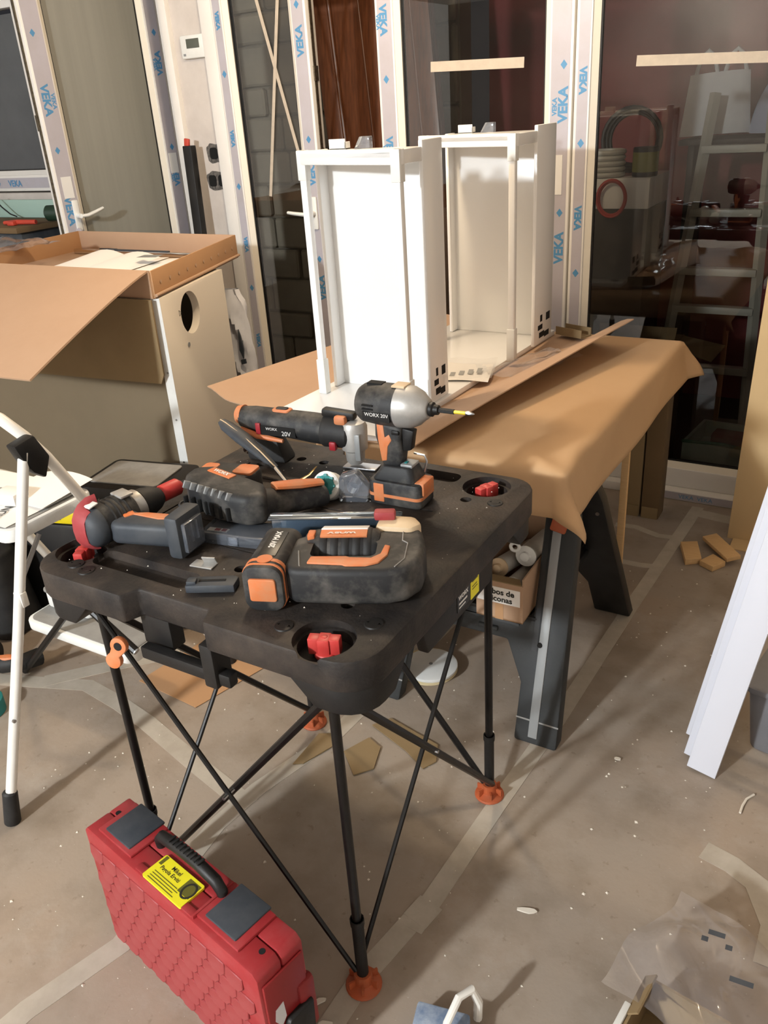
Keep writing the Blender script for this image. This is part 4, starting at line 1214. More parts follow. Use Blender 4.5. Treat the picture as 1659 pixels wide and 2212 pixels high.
# flaps at the front
def flap_out(u, v):
    x = -2.188 - 1.16 * u
    y = 2.088 - .56 * v
    z_ = 1.164 - .005 * v - .215 * v ** 1.15 - .012 * math.sin(PI * u) * v
    x += .01 * v
    return (x + 2.8, y - 2.5, z_ - 1.068)
part(ty, 'flap', MB().sheet(14, 14, flap_out, th=.006), 'kraft', label='upper front flap sloping out toward the stepladder')
fl2 = MB().prism([(-2.183, 1.066), (-2.185, .80), (-2.205, .765), (-3.33, .72), (-3.33, 1.066)][::-1], 0, .006, 'xz')
fl2.v = [Vector((v.x + 2.8, v.y + 2.072 - 2.5, v.z - 1.068)) for v in fl2.v]
part(ty, 'flap', fl2, 'kraft_olive', label='lower front flap hanging straight down')  # darker olive cardboard stands in for the shade on this flap
part(ty, 'front_fold', MB().bx(-.555, .615, -.414, -.408, 0, .095), 'kraft')

pr = thing('instruction_sheet', 'white printed sheets curling in the cardboard tray', 'paper', (-2.78, 2.52, 1.0745), 12)
part(pr, 'sheet', MB().sheet(12, 10, lambda u, v: (-.22 + .40 * u, -.26 + .34 * v, .03 + .035 * max(0, math.sin(5.2 * u + .4)) * (.4 + .6 * v)), .0006), 'paper')
part(pr, 'sheet', MB().sheet(12, 10, lambda u, v: (-.02 + .30 * u, -.26 + .34 * v, .025 + .03 * max(0, math.sin(4 * u + .9)) * (.6 + .4 * v)), .0006), 'paper')
part(pr, 'print_block', MB().bx(.13, .22, -.08, -.02, .056, .0566), 'grey_strip')
for x0_, y0_, x1_, y1_, r_, lab, mt in ((-3.38, 2.79, -2.60, 2.79, .010, 'chrome drawer rail lying along the back of the tray', 'chrome'), (-3.36, 2.845, -3.10, 2.845, .007, 'short chrome rod at the back left of the tray', 'chrome')):
    g = thing('drawer_rail', lab, 'rail', (x0_, y0_, 1.0745 + r_ + .001), 0)
    ln = x1_ - x0_
    part(g, 'rail', MB().bx(0, ln, -r_, r_, -r_, r_), mt, bevel=.003)
    part(g, 'end_plug', MB().bx(ln * .35, ln * .78, -r_ * .9, r_ * .9, r_ * .9, r_ * 1.5), 'slate', bevel=.002)
crumple('bubble_wrap', 'clear bubble wrap lying at the left of the tray', 'wrap', (-3.30, 2.40, 1.166), .26, .30, .05, 9)

pb = thing('wrapped_part', 'plastic wrapped part with dark print standing beside the cabinet', 'package', (-2.415, 2.775, 0), 12)
def bagf(u, v):
    a = 2 * PI * u
    r1, r2 = .064 * (1 + .08 * math.sin(19 * v + 3 * a) + .05 * math.sin(47 * v + 5 * a)), .03 * (1 + .25 * math.sin(23 * v + 4 * a) + .15 * math.sin(51 * v + 7 * a))
    k_ = 1 - .45 * smooth((v - .93) / .07) - .3 * smooth((.72 - abs(v - .55) - .68) / .05)
    return (r1 * math.cos(a) * k_ + .012 * math.sin(5 * v), r2 * math.sin(a) * k_, .955 * v)
part(pb, 'wrapping', MB().sheet(28, 40, bagf), 'bag_white', smooth=30)
part(pb, 'print_drop', MB().prism([(.012, .70), (.026, .66), (.032, .70), (.026, .76), (.018, .79)], -.044, -.036, 'xz'), 'slate')
part(pb, 'print_block', MB().prism([(.014, .635), (.036, .64), (.034, .66), (.012, .655)], -.044, -.036, 'xz'), 'slate')

lv = thing('spirit_level', 'long black spirit level with red end leaning beside the pier', 'level', (-3.12, 3.36, 0), 0)
part(lv, 'body', MB().add([(-.028, -.02, 0), (.028, -.02, 0), (.028, .02, 0), (-.028, .02, 0), (-.045, .04, 1.50), (.011, .04, 1.50), (.011, .08, 1.50), (-.045, .08, 1.50)], [(0, 3, 2, 1), (4, 5, 6, 7), (0, 1, 5, 4), (1, 2, 6, 5), (2, 3, 7, 6), (3, 0, 4, 7)]), 'black_plastic', bevel=.004)
part(lv, 'end_tab', MB().box((-.022, .055, 1.515), (.03, .014, .035), (0, 10, 0)), 'red_lid', bevel=.003)
part(lv, 'mark', MB().box((-.006, -.012 + .052, 1.40), (.012, .004, .05), (-2, 0, 0)), 'orange')

# ------------------------------------------------------------------ stepladder
ld = thing('stepladder', 'white tubular stepladder with wide treads at the left edge', 'stepladder', (-1.96, 1.2, 0))
def q_(x, y, z):
    return (x + 1.96, y - 1.2, z)
XR_, XLf = -1.715, -2.20
for X, s in ((XR_, 1), (XLf, -1)):
    rg = part(ld, 'rear_leg', MB().tube([q_(X - .008 * s, .842, .06), q_(X, 1.0, .52), q_(X + .005 * s, 1.135, .93)], .0135, n=12), 'white_paint')
    part(rg, 'rubber_foot', MB().lathe([(0, .019), (.004, .021), (.09, .019), (.095, .015)], q_(X - .010 * s, .832, .0), (0, .2, 1), 14), 'rubber')
    part(rg, 'stud', MB().cyl(q_(X + .012 * s, .905, .29), q_(X + .018 * s, .905, .29), .005, n=8), 'steel')
ap = [q_(XR_ + .06, 1.615, .06), q_(XR_ + .03, 1.47, .35), q_(XR_, 1.295, .70), q_(XR_ - .005, 1.20, .89), q_(XR_ - .02, 1.165, .955), q_(XR_ - .06, 1.14, 1.005), q_(XR_ - .12, 1.125, 1.03), q_((XR_ + XLf) / 2, 1.12, 1.035)]
right = ap
left = [(q_((XR_ + XLf) / 2, 0, 0)[0] * 2 - p[0], p[1], p[2]) for p in ap[:-1]][::-1]
hoop = part(ld, 'front_hoop', MB().tube(right + left, .0145, n=12), 'white_paint')
for p in (right[0], left[-1]):
    part(hoop, 'rubber_foot', MB().lathe([(0, .019), (.085, .018), (.09, .015)], (p[0], p[1] + .02, 0), (0, -.3, 1), 14), 'rubber')
for X in (XR_, XLf):
    part(ld, 'hinge_bracket', MB().prism([(1.105 - 1.2, .955), (1.165 - 1.2, .965), (1.195 - 1.2, .90), (1.17 - 1.2, .85), (1.14 - 1.2, .875), (1.125 - 1.2, .90)], q_(X, 0, 0)[0] - .018, q_(X, 0, 0)[0] + .018, 'yz'), 'black_plastic', bevel=.006)
def tread(x0, x1, y0, y1, z, mat='tread_grey'):
    t_ = part(ld, 'tread', MB().prism(rrect(*[a for a in (x0 + 1.96, x1 + 1.96, y0 - 1.2, y1 - 1.2)], .035), z - .035, z, top=None), 'white_plastic', bevel=.006)
    part(t_, 'tread_mat', MB().prism(rrect(x0 + 1.96 + .012, x1 + 1.96 - .012, y0 - 1.2 + .012, y1 - 1.2 - .012, .03), z - .001, z + .002), mat)
tread(-2.17, -1.735, 1.05, 1.325, .745)
tread(-2.17, -1.70, 1.285, 1.53, .235)
part(ld, 'tread_strut', MB().tube([q_(XR_, 1.02, .60), q_(XR_, 1.12, .715)], .006, n=8), 'steel')
part(ld, 'tread_bracket', MB().bx(q_(XR_, 0, 0)[0] - .012, q_(XR_, 0, 0)[0] + .016, -.185, -.165, .56, .60), 'white_paint', bevel=.003)

g = thing('plastic_tub', 'small white plastic tub standing on the lowest stepladder tread', 'tub', (-2.06, 1.43, .2375), 0)
part(g, 'tub_body', MB().prism(rrect(-.10, .10, -.06, .06, .02), 0, .055), 'white_plastic', bevel=.006)
part(g, 'tub_lid', MB().prism(rrect(-.104, .104, -.064, .064, .02), .055, .066), 'tread_grey', bevel=.003)
ps = thing('document', 'white printed document lying on the top tread of the stepladder', 'paper', (-1.97, 1.19, .748), 0)
part(ps, 'sheet', MB().sheet(8, 6, lambda u, v: (-.19 + .40 * u, -.125 + .24 * v, .001 + .006 * v * math.sin(3 * u)), .0008), 'paper')
part(ps, 'sheet', MB().sheet(8, 6, lambda u, v: (.02 + .20 * u, -.02 + .17 * v, .008 + .02 * v * math.sin(2.5 * u)), .0008), 'paper')
text(ps, 'GRUN', .034, 'ink', (.135, -.085, .0045), (-.35, .94, 0), (-.94, -.35, 0), bold=.0006)
for r_ in range(6):
    part(ps, 'print_line', MB().box((.0 - .013 * r_, -.01, .0062), (.004, .09 - .01 * (r_ % 3), .0006), (0, 0, -8)), 'grey_strip')
pt = thing('carton', 'small plain white carton on the stepladder papers', 'box', (-1.875, 1.175, .752), 12)
part(pt, 'carton_body', MB().bx(-.035, .035, -.028, .028, 0, .028), 'white_plastic', bevel=.002)
part(pt, 'carton_lid', MB().bx(-.0355, .0355, -.0285, .0285, .020, .0295), 'paper', bevel=.002)

# ------------------------------------------------------------------ tool cases behind the ladder
g = thing('tool_case', 'black tool case with grey lid behind the drill', 'case', (-2.10, 1.80, 0), 12)
part(g, 'body', MB().prism(rrect(-.17, .17, -.12, .12, .03), 0, .47), 'black_plastic', bevel=.006)
gl = part(g, 'lid', MB().prism(rrect(-.175, .175, -.125, .125, .03), .475, .535), 'black_plastic', bevel=.012)
part(gl, 'lid_plate', MB().prism(rrect(-.145, .12, -.09, .09, .015), .535, .541), 'tread_grey', bevel=.002)
part(g, 'hinge_line', MB().prism(rrect(-.176, .176, -.126, .126, .03), .468, .476), 'hole_black')
part(g, 'latch', MB().bx(-.03, .04, -.136, -.124, .42, .50), 'black_plastic', bevel=.004)
g = thing('tool_case', 'black and yellow tool case under the stepladder treads', 'case', (-2.47, 1.72, 0), 16)
part(g, 'body', MB().bx(-.17, .16, -.12, .12, 0, .37), 'black_plastic', bevel=.015)
part(g, 'yellow_band', MB().bx(-.10, .165, -.126, .0, .375, .425), 'yellow_tool', bevel=.008, label='yellow band along the upper edge')
part(g, 'grip', MB().bx(-.06, .10, -.130, -.10, .39, .44), 'black_plastic', bevel=.008)
part(g, 'clip', MB().bx(.02, .09, -.02, .06, .425, .455), 'chrome', bevel=.004)
g = thing('tool_bag', 'black fabric tool bag behind the white stepladder leg', 'bag', (-2.66, 1.44, 0), 8)
part(g, 'bag_body', MB().prism(rrect(-.22, .22, -.10, .10, .06), 0, .32, top=rrect(-.19, .19, -.07, .07, .05)), 'rubber', bevel=.02, seg=3)
part(g, 'bag_pocket', MB().bx(-.16, .16, -.118, -.085, .03, .20), 'black_plastic', bevel=.01)
part(g, 'bag_handle', MB().tube([(-.12, 0, .30), (-.11, 0, .37), (0, 0, .40), (.11, 0, .37), (.12, 0, .30)], .012, n=8), 'rubber')
g = thing('circular_saw', 'dark cordless tool with orange grip on the floor at far left', 'power tool', (-2.40, 1.235, 0), 30)
part(g, 'motor_housing', MB().lathe([(-.11, .03), (-.10, .055), (.0, .06), (.05, .055), (.07, .03)], (0, 0, .062), (1, .1, 0), 20), 'dusty_black')
part(g, 'handle', MB().tube([(.03, -.02, .05), (.10, -.05, .05), (.17, -.04, .05), (.20, .0, .04)], [.03, .03, .028, .03], n=12), 'rubber')
part(g, 'grip_inlay', MB().tube([(.08, -.045, .074), (.12, -.05, .076), (.15, -.045, .074)], [.010, .016, .010], n=8, flat=.5), 'orange')
part(g, 'vent_plate', MB().box((-.03, -.05, .09), (.07, .03, .03), (35, 0, 0)), 'silver_cast', bevel=.005)
g = thing('tape_roll', 'teal roll on the floor at the left picture edge', 'tape', (-2.185, 1.09, 0))
part(g, 'roll', MB().lathe([(0, .055), (.002, .058), (.048, .058), (.05, .055), (.05, .030), (.002, .030)], (0, 0, 0), (0, 0, 1), 26), 'teal')
part(g, 'core', MB().lathe([(.001, .031), (.051, .031), (.051, .027), (.001, .027)], (0, 0, 0), (0, 0, 1), 22), 'kraft_olive')
g = thing('tube_trestle', 'black crossed tube trestle behind the table leg at left', 'trestle', (-1.80, 1.36, 0), 0)
part(g, 'tube', MB().tube([(-.447, -.075, .008), (-.025, -.103, .42)], .0105, n=10), 'pole_black')
part(g, 'tube', MB().tube([(-.035, -.103, .425), (.172, -.106, .30)], .0125, n=10), 'pole_black')
part(g, 'end_cap', MB().cyl((.168, -.106, .3025), (.176, -.106, .2975), .0105, n=10), 'grey_strip')
part(g, 'bracket', MB().box((-.028, -.103, .43), (.03, .03, .05), (0, 20, 0)), 'black_plastic', bevel=.004)

# brown sheet on the floor under the table
solo('packing_paper', MB().prism([(-.16, -.14), (.10, -.16), (.17, .10), (.02, .17), (-.12, .12)], 0, .002), 'kraft_dark', 'orange brown packing paper on the floor left of the table', 'paper', (-1.70, 1.56, .0016), 0)

# ------------------------------------------------------------------ red case
rc = thing('tool_case', 'bright red hard case with yellow sticker standing on edge in front', 'case', (-.955, .725, 0), -10.6)
hl, ht, hz_ = .268, .052, .335
prof = [(-hl, 0), (hl, 0), (hl + .004, .02), (hl, .24), (hl, hz_ - .012), (hl - .012, hz_), (-hl + .012, hz_), (-hl, hz_ - .012), (-hl, .24), (-hl - .004, .02)]
part(rc, 'shell', MB().prism(prof, -ht, .002, 'xz'), 'red_case', bevel=.004)
part(rc, 'shell', MB().prism(prof, .004, ht, 'xz'), 'red_case', bevel=.004)
# scalloped tiles across the face of the shell: individual scales
sc_me = MB().prism([(-.023, .018), (.023, .018), (.024, -.006), (.012, -.020), (-.012, -.020), (-.024, -.006)][::-1], -.005, .002, 'xz').mesh('shell_scale', bevel=.0015, seg=1)
nrow, ncol = 7, 11
for r_ in range(nrow):
    for c_ in range(ncol):
        x = -hl + .032 + c_ * .0485 + (.0243 if r_ % 2 else 0)
        if x > hl - .02:
            continue
        o = obj('shell_scale', sc_me, 'red_scale', rc)
        o.location = (x, -ht + .001, .034 + r_ * .040)
        o.rotation_euler = (R(-6), 0, 0)
part(rc, 'side_end', MB().bx(hl - .002, hl + .006, -ht + .006, ht - .006, .02, hz_ - .03), 'red_dark', bevel=.004)
part(rc, 'side_end', MB().bx(-hl - .006, -hl + .002, -ht + .006, ht - .006, .02, hz_ - .03), 'red_dark', bevel=.004)
part(rc, 'corner_guard', MB().bx(hl - .012, hl + .012, .02, ht + .008, .10, .235), 'red_dark', bevel=.010)
part(rc, 'side_latch', MB().prism([(-.045, .055), (.040, .055), (.046, .19), (-.012, .19), (-.045, .115)], hl + .004, hl + .020, 'yz'), 'black_plastic', bevel=.006, label='black side latch')
part(rc, 'latch_nub', MB().box((hl + .012, -.05, .10), (.02, .02, .03)), 'black_plastic', bevel=.005)
part(rc, 'scuff', MB().prism([(-.030, .23), (-.012, .235), (-.010, .195), (-.022, .18), (-.034, .205)], hl + .004, hl + .0072, 'yz'), 'bag_white', smooth=0)
for z_ in (.07, .115, .19, .235):
    part(rc, 'hinge_lug', MB().box((-hl - .008, -.028, z_), (.018, .02, .022)), 'red_dark', bevel=.004)
for z_ in (.09, .215):
    part(rc, 'hinge_pad', MB().box((-hl - .007, -.032, z_), (.012, .016, .03)), 'black_plastic', bevel=.003)
for x in (-.172, .150):
    part(rc, 'clasp_seat', MB().bx(x - .058, x + .058, -ht + .012, ht - .002, hz_ - .002, hz_ + .006), 'red_case', bevel=.003)
    part(rc, 'clasp', MB().bx(x - .042, x + .042, -ht + .020, ht + .002, hz_ + .004, hz_ + .010), 'slate', bevel=.003, label='dark grey clasp')
part(rc, 'top_rib', MB().bx(-.088, .088, -ht + .004, -ht + .02, hz_ - .002, hz_ + .004), 'red_case', bevel=.002)
part(rc, 'top_rib', MB().bx(.088, .094, -ht + .004, ht - .004, hz_ - .002, hz_ + .008), 'red_case', bevel=.002)
part(rc, 'screw_hole', MB().cyl((hl - .03, -.012, hz_ - .001), (hl - .03, -.012, hz_ + .0006), .006, n=12), 'hole_black')
part(rc, 'screw_hole', MB().cyl((-hl + .03, .012, hz_ - .001), (-hl + .03, .012, hz_ + .0006), .006, n=12), 'hole_black')
hd_ = part(rc, 'carry_handle', MB().tube([(-.094, .018, hz_ - .004), (-.096, .018, hz_ + .016), (-.085, .018, hz_ + .030), (-.03, .018, hz_ + .038), (.03, .018, hz_ + .038), (.082, .018, hz_ + .028), (.096, .018, hz_ + .012), (.096, .018, hz_ - .004)], [.010, .011, .012, .012, .012, .012, .011, .010], n=12), 'black_plastic', label='glossy black carry handle')
for q in range(9):
    part(hd_, 'grip_ridge', MB().box((-.046 + q * .011, .018, hz_ + .0495), (.005, .018, .004)), 'rubber', bevel=.001)
stk = part(rc, 'sticker', MB().prism(rrect(-.062, .058, -.050, .008, .004), hz_ + .0002, hz_ + .0052), 'yellow_paper', label='yellow name sticker')
zt_ = hz_ + .0056
text(stk, 'Mikel', .0125, 'ink', (-.012, -.004, zt_), (1, 0, 0), (0, 1, 0), bold=.0002)
text(stk, 'Pagola Erviti', .0115, 'ink', (-.018, -.017, zt_), (1, 0, 0), (0, 1, 0), bold=.0002)
part(stk, 'print_tab', MB().bx(-.058, -.050, -.014, .006, zt_ - .0004, zt_), 'ink_olive', smooth=0)
for r_ in range(4):
    part(stk, 'print_line', MB().bx(-.05, .02 + .008 * (r_ % 2), -.029 - .0055 * r_, -.0275 - .0055 * r_, zt_ - .0004, zt_), 'ink_olive', smooth=0)
part(stk, 'print_portrait', MB().bx(.022, .055, -.030, .002, zt_ - .0006, zt_ - .0002), 'ink_olive', smooth=0)
part(stk, 'print_oval', MB().tube([(.042 + .013 * math.cos(a), -.018 + .016 * math.sin(a), zt_) for a in [2 * PI * q / 20 for q in range(20)]], .0022, n=4, closed=True, flat=.2), 'ink')
# ------------------------------------------------------------------ right side
lb_ = thing('leaning_cardboard', 'tall pale cardboard panel leaning on the right glass door', 'cardboard', (0, 3.15, 0))
part(lb_, 'panel', MB().add([(-.372, 0, 0), (.45, .0, 0), (.45, .008, 0), (-.372, .008, 0), (-.372, .235, 1.62), (.45, .235, 1.62), (.45, .243, 1.62), (-.372, .243, 1.62)], [(0, 3, 2, 1), (4, 5, 6, 7), (0, 1, 5, 4), (1, 2, 6, 5), (2, 3, 7, 6), (3, 0, 4, 7)]), 'kraft_pale', bevel=.001)
part(lb_, 'floor_flap', MB().bx(-.35, .45, -.09, .0, 0, .004), 'kraft_pale')
part(lb_, 'print_mark', MB().tube([(-.245 + .016 * math.cos(2 * PI * q / 3 + .5), .0035 + .145 * .06 - .004, .06 + .016 * math.sin(2 * PI * q / 3 + .5)) for q in range(3)], .0014, n=4, closed=True), 'ink')

# white boards leaning to the right
for i, (x, y, wd, lab) in enumerate(((-.197, 1.80, .074, 'front white lacquered board of the leaning group at right'),
                                     (-.226, 1.845, .05, 'second white board behind the front one at right'),
                                     (-.238, 1.925, .05, 'rearmost white board of the leaning group at right'))):
    b_ = solo('white_board', MB().bx(-wd / 2, wd / 2, -.010, .010, 0, 1.7), 'white_cool', lab, 'board', (x, y, .006 if i < 1 else .008), 0, bevel=.0015, group='white boards leaning at right')
    b_.rotation_euler = (R(-3.5), R(7.6), R(-6))
bn = thing('storage_bin', 'grey translucent storage bin behind the leaning white boards', 'bin', (.09, 2.05, 0), -10)
part(bn, 'bin_body', MB().prism(rrect(-.18, .18, -.13, .13, .03), 0, .20, top=rrect(-.20, .20, -.15, .15, .03)), 'bin_grey', bevel=.004)
part(bn, 'bin_rim', MB().prism(rrect(-.21, .21, -.16, .16, .03), .195, .212), 'bin_grey', bevel=.004)

# offcuts
def offcut(lab, pts, z0, h, tilt=None):
    cx = sum(p[0] for p in pts) / 4
    cy = sum(p[1] for p in pts) / 4
    o = solo('wood_offcut', MB().prism([(a - cx, b - cy) for a, b in pts], 0, h), 'wood_pale', lab, 'offcut', (cx, cy, z0), 0, bevel=.0015, group='wood offcuts on the floor')
    if tilt:
        o.rotation_euler = [R(a) for a in tilt]
    return o
offcut('left wood offcut lying across the tape line', [(-.472, 2.865), (-.421, 2.900), (-.463, 3.03), (-.520, 3.00)], .001, .024)
offcut('small wedge offcut in the middle of the three', [(-.425, 2.885), (-.372, 2.855), (-.338, 2.915), (-.39, 2.955)], .001, .022)
offcut('long right wood offcut propped on the small wedge', [(-.335, 2.918), (-.292, 2.955), (-.405, 3.10), (-.450, 3.062)], .020, .016, (3, -4, 0))

# long boxes under the far end of the bench
for i, (x0, x1, y0, y1, h, lab, mt) in enumerate(((-.80, -.735, 3.20, 3.28, .73, 'tall narrow brown box under the far bench end, left one', 'kraft_olive'), (-.728, -.655, 3.20, 3.29, .71, 'tall narrow brown box under the far bench end, right one', 'kraft_dull'))):
    g = thing('long_box', lab, 'box', ((x0 + x1) / 2, (y0 + y1) / 2, 0), 0, 'long boxes under the bench')
    hw, hd2 = (x1 - x0) / 2, (y1 - y0) / 2
    part(g, 'box_body', MB().bx(-hw, hw, -hd2, hd2, 0, h), mt, bevel=.003)
    part(g, 'end_flap', MB().bx(-hw + .004, hw - .004, -hd2 - .003, -hd2 + .001, .0, .05), 'kraft_olive')
lg = thing('timber_post', 'thin brown timber post beside the sawhorse rear leg', 'timber', (-.655, 2.60, 0), 0)
part(lg, 'post', MB().prism([(-.012, 0), (.012, 0), (.012, .018), (-.012, .018)], 0, .70), 'wood_pale', bevel=.002)
part(lg, 'cap', MB().bx(-.014, .014, -.002, .02, .70, .712), 'wood_pale', bevel=.002)

# white disc and cardboard scraps
g = thing('white_disc', 'round white lid lying on the floor under the table', 'lid', (-1.045, 1.885, 0))
part(g, 'lid', MB().lathe([(0, .085), (.003, .09), (.016, .09), (.020, .086)], (0, 0, 0), (0, 0, 1), 36), 'cream_lid')
part(g, 'upper_lid', MB().lathe([(.020, .082), (.024, .084), (.030, .084), (.032, .08)], (.012, -.012, 0), (0, 0, 1), 36), 'white_plastic')
part(g, 'centre_mark', MB().cyl((.012, -.012, .0315), (.012, -.012, .0335), .006, n=10), 'grey_strip')
def scrap(lab, pts, bend=.0):
    cx = sum(p[0] for p in pts) / len(pts)
    cy = sum(p[1] for p in pts) / len(pts)
    mb = MB().prism([(a - cx, b - cy) for a, b in pts], .002, .0055)
    return solo('cardboard_scrap', mb, 'kraft_olive', lab, 'cardboard', (cx, cy, 0), 0, group='cardboard scraps on the floor')
scrap('pale triangular cardboard scrap beside the rear orange foot', [(-1.185, 1.335), (-1.16, 1.35), (-1.115, 1.47), (-1.15, 1.49), (-1.19, 1.47)])
scrap('cardboard scrap right behind the near table leg', [(-1.085, 1.44), (-1.012, 1.375), (-.975, 1.42), (-1.00, 1.50), (-1.05, 1.52)])
scrap('long cardboard scrap behind the crossed poles', [(-1.07, 1.57), (-1.035, 1.62), (-.86, 1.58), (-.835, 1.52), (-.855, 1.48), (-.93, 1.52)])

# crumbs: chips of plaster, each of the larger ones on its own
for (x, y, l, w2, lab) in ((-.445, 1.198, .045, .014, 'long white plaster chip on the bare floor at right'), (-.403, 1.748, .018, .010, 'small white chip near the sawhorse foot'), (-.738, .807, .03, .012, 'pale flake beside the red case corner'), (-.700, .775, .035, .014, 'paired pale flakes nearest the red case')):
    r_ = random.Random(int(x * 1000))
    pts = [(l * .5 * math.cos(a) * r_.uniform(.8, 1.1), w2 * .5 * math.sin(a) * r_.uniform(.7, 1.1)) for a in [2 * PI * q / 9 for q in range(9)]]
    solo('plaster_chip', MB().prism(pts, 0, .004), 'debris', lab, 'chip', (x, y, .0018), r_.uniform(0, 60), group='plaster chips on the floor')
solo('curved_shaving', MB().tube([(-.02, -.035, .003), (-.012, -.01, .003), (.0, .015, .003), (.02, .035, .003)], .003, n=6), 'debris', 'thin white curved shaving right of the leaning boards', 'shaving', (-.075, 1.735, .001), 15)
cr_ = MB()
r_ = random.Random(11)
for q in range(420):
    x, y = r_.uniform(-1.9, .25), r_.uniform(.45, 2.9)
    s = r_.choice((.0018, .0022, .003, .004)) * r_.uniform(.7, 1.2)
    a = r_.uniform(0, 6.28)
    cr_.add([(x + s * math.cos(a + t) * r_.uniform(.7, 1.3), y + s * math.sin(a + t) * r_.uniform(.7, 1.3), 0) for t in (0, 1.6, 3.1, 4.7)] + [(x, y, s * .8)], [(0, 1, 4), (1, 2, 4), (2, 3, 4), (3, 0, 4)])
o = obj('floor_crumbs', cr_.mesh('floor_crumbs', smooth=0), 'debris')
o.location = (0, 0, .0004)
tag(o, 'tiny pale crumbs of plaster scattered over the floor', 'crumbs')
o['kind'] = 'stuff'

# table dust: sawdust crumbs on the work table
cr_ = MB()
for q in range(160):
    x, y = r_.uniform(-1.33, -.62), r_.uniform(.88, 1.58)
    s = r_.choice((.001, .0013, .002)) * r_.uniform(.7, 1.2)
    cr_.add([(x + s * math.cos(t), y + s * math.sin(t), TZ) for t in (0, 2.1, 4.2)] + [(x, y, TZ + s)], [(0, 1, 3), (1, 2, 3), (2, 0, 3)])
o = obj('table_crumbs', cr_.mesh('table_crumbs', smooth=0), 'debris')
o.location = (0, 0, .0002)
tag(o, 'tiny pale crumbs scattered over the black table top', 'crumbs')
o['kind'] = 'stuff'

# bottom edge: trowel-like tool with white handle, and a box with film
g = thing('foam_pad', 'blue speckled pad with bent white handle at the bottom edge', 'hand tool', (-.485, .86, 0), 15)
part(g, 'pad', MB().prism([(-.055, -.06), (.05, -.06), (.05, .03), (-.055, .035)], 0, .05), 'blue_cloth', bevel=.006)
part(g, 'wire_handle', MB().tube([(.01, -.05, .05), (.015, -.02, .085), (.03, .02, .105), (.05, .045, .10), (.062, .05, .06), (.06, .05, .01)], [.007, .0075, .008, .008, .009, .009], n=10), 'white_paint')
part(g, 'tag', MB().bx(.0, .05, -.055, -.02, .05, .053), 'white_plastic', bevel=.001)

g = thing('shipping_box', 'open cardboard box at the bottom right corner', 'box', (-.02, 1.0, 0), -8)
part(g, 'box_wall', MB().bx(-.155, -.149, -.14, .075, 0, .105), 'kraft_olive')
part(g, 'box_wall', MB().bx(-.149, .20, .069, .075, 0, .105), 'kraft_olive')
part(g, 'box_wall', MB().bx(.20, .206, -.14, .075, 0, .105), 'kraft_olive')
part(g, 'box_wall', MB().bx(-.149, .20, -.14, -.134, 0, .105), 'kraft_olive')
part(g, 'box_floor', MB().bx(-.149, .2, -.134, .069, .0, .006), 'kraft_olive')
part(g, 'side_flap', MB().add([(-.155, -.02, .105), (-.155, .07, .105), (-.135, .07, .125), (-.135, -.02, .125), (-.158, -.02, .107), (-.158, .07, .107), (-.138, .07, .128), (-.138, -.02, .128)], [(0, 1, 2, 3), (7, 6, 5, 4), (0, 4, 5, 1), (1, 5, 6, 2), (2, 6, 7, 3), (3, 7, 4, 0)]), 'kraft_olive')
part(g, 'white_edge', MB().bx(-.168, -.156, -.14, .0, 0, .112), 'white_plastic', bevel=.002, label='white strip along the box edge')
pf = crumple('plastic_film', 'large crumpled clear film with dark print over the corner box', 'plastic film', (-.035, 1.12, .112), .34, .28, .08, 21, n=40, rz=-20)
for a, b, l in ((-.06, .03, .012), (-.05, .055, .03), (-.02, .045, .012), (.03, .0, .04)):
    part(pf, 'print_mark', MB().box((a, b, .062), (l, .010, .0006), (8, -6, 20)), 'slate')
crumple('plastic_film', 'second piece of clear film at the right of the corner box', 'plastic film', (.10, .985, .118), .24, .20, .07, 33, n=36, rz=20)

# ------------------------------------------------------------------ far left bench
g = thing('wall_bench', 'dark cluttered bench in front of the far left window', 'bench', (-4.75, 3.22, 0))
part(g, 'bench_top', MB().bx(-.75, .66, -.20, .24, 1.12, 1.15), 'kraft_dull', bevel=.003)
part(g, 'bench_side', MB().bx(-.75, .64, -.16, .22, 0, 1.12), 'slate', bevel=.003)
g = thing('pruning_tool', 'orange handled hand tool on the far left bench', 'hand tool', (-4.20, 3.12, 1.151), 5)
part(g, 'handle', MB().tube([(-.10, 0, .012), (.0, .0, .016), (.12, .02, .014)], [.010, .013, .012], n=10), 'red_lid')
part(g, 'jaw', MB().box((-.02, -.02, .012), (.05, .03, .022)), 'red_lid', bevel=.004)
g = thing('hand_tool', 'dark green bottle-shaped tool lying on the far left bench', 'hand tool', (-4.06, 3.3, 1.151), 20)
part(g, 'body', MB().lathe([(0, .03), (.01, .042), (.10, .042), (.13, .02), (.16, .016)], (-.08, 0, .043), (1, 0, 0), 16), 'green_tool')
part(g, 'cap', MB().cyl((.08, 0, .043), (.10, 0, .043), .02, n=12), 'rubber')
solo('pale_box', MB().bx(-.5, .5, -.01, .01, 0, .10), 'aqua_box', 'pale green strip standing behind the orange tool', 'box', (-4.72, 3.42, 1.151), 0, bevel=.003)
solo('loose_cable', MB().tube([(-.12, 0, .05), (-.05, .01, .12), (.03, 0, .06), (.08, .01, .02), (.12, .02, .005)], .004, n=6), 'wire_black', 'thin black cable sagging near far left window', 'cable', (-4.62, 3.33, 1.16), 0)

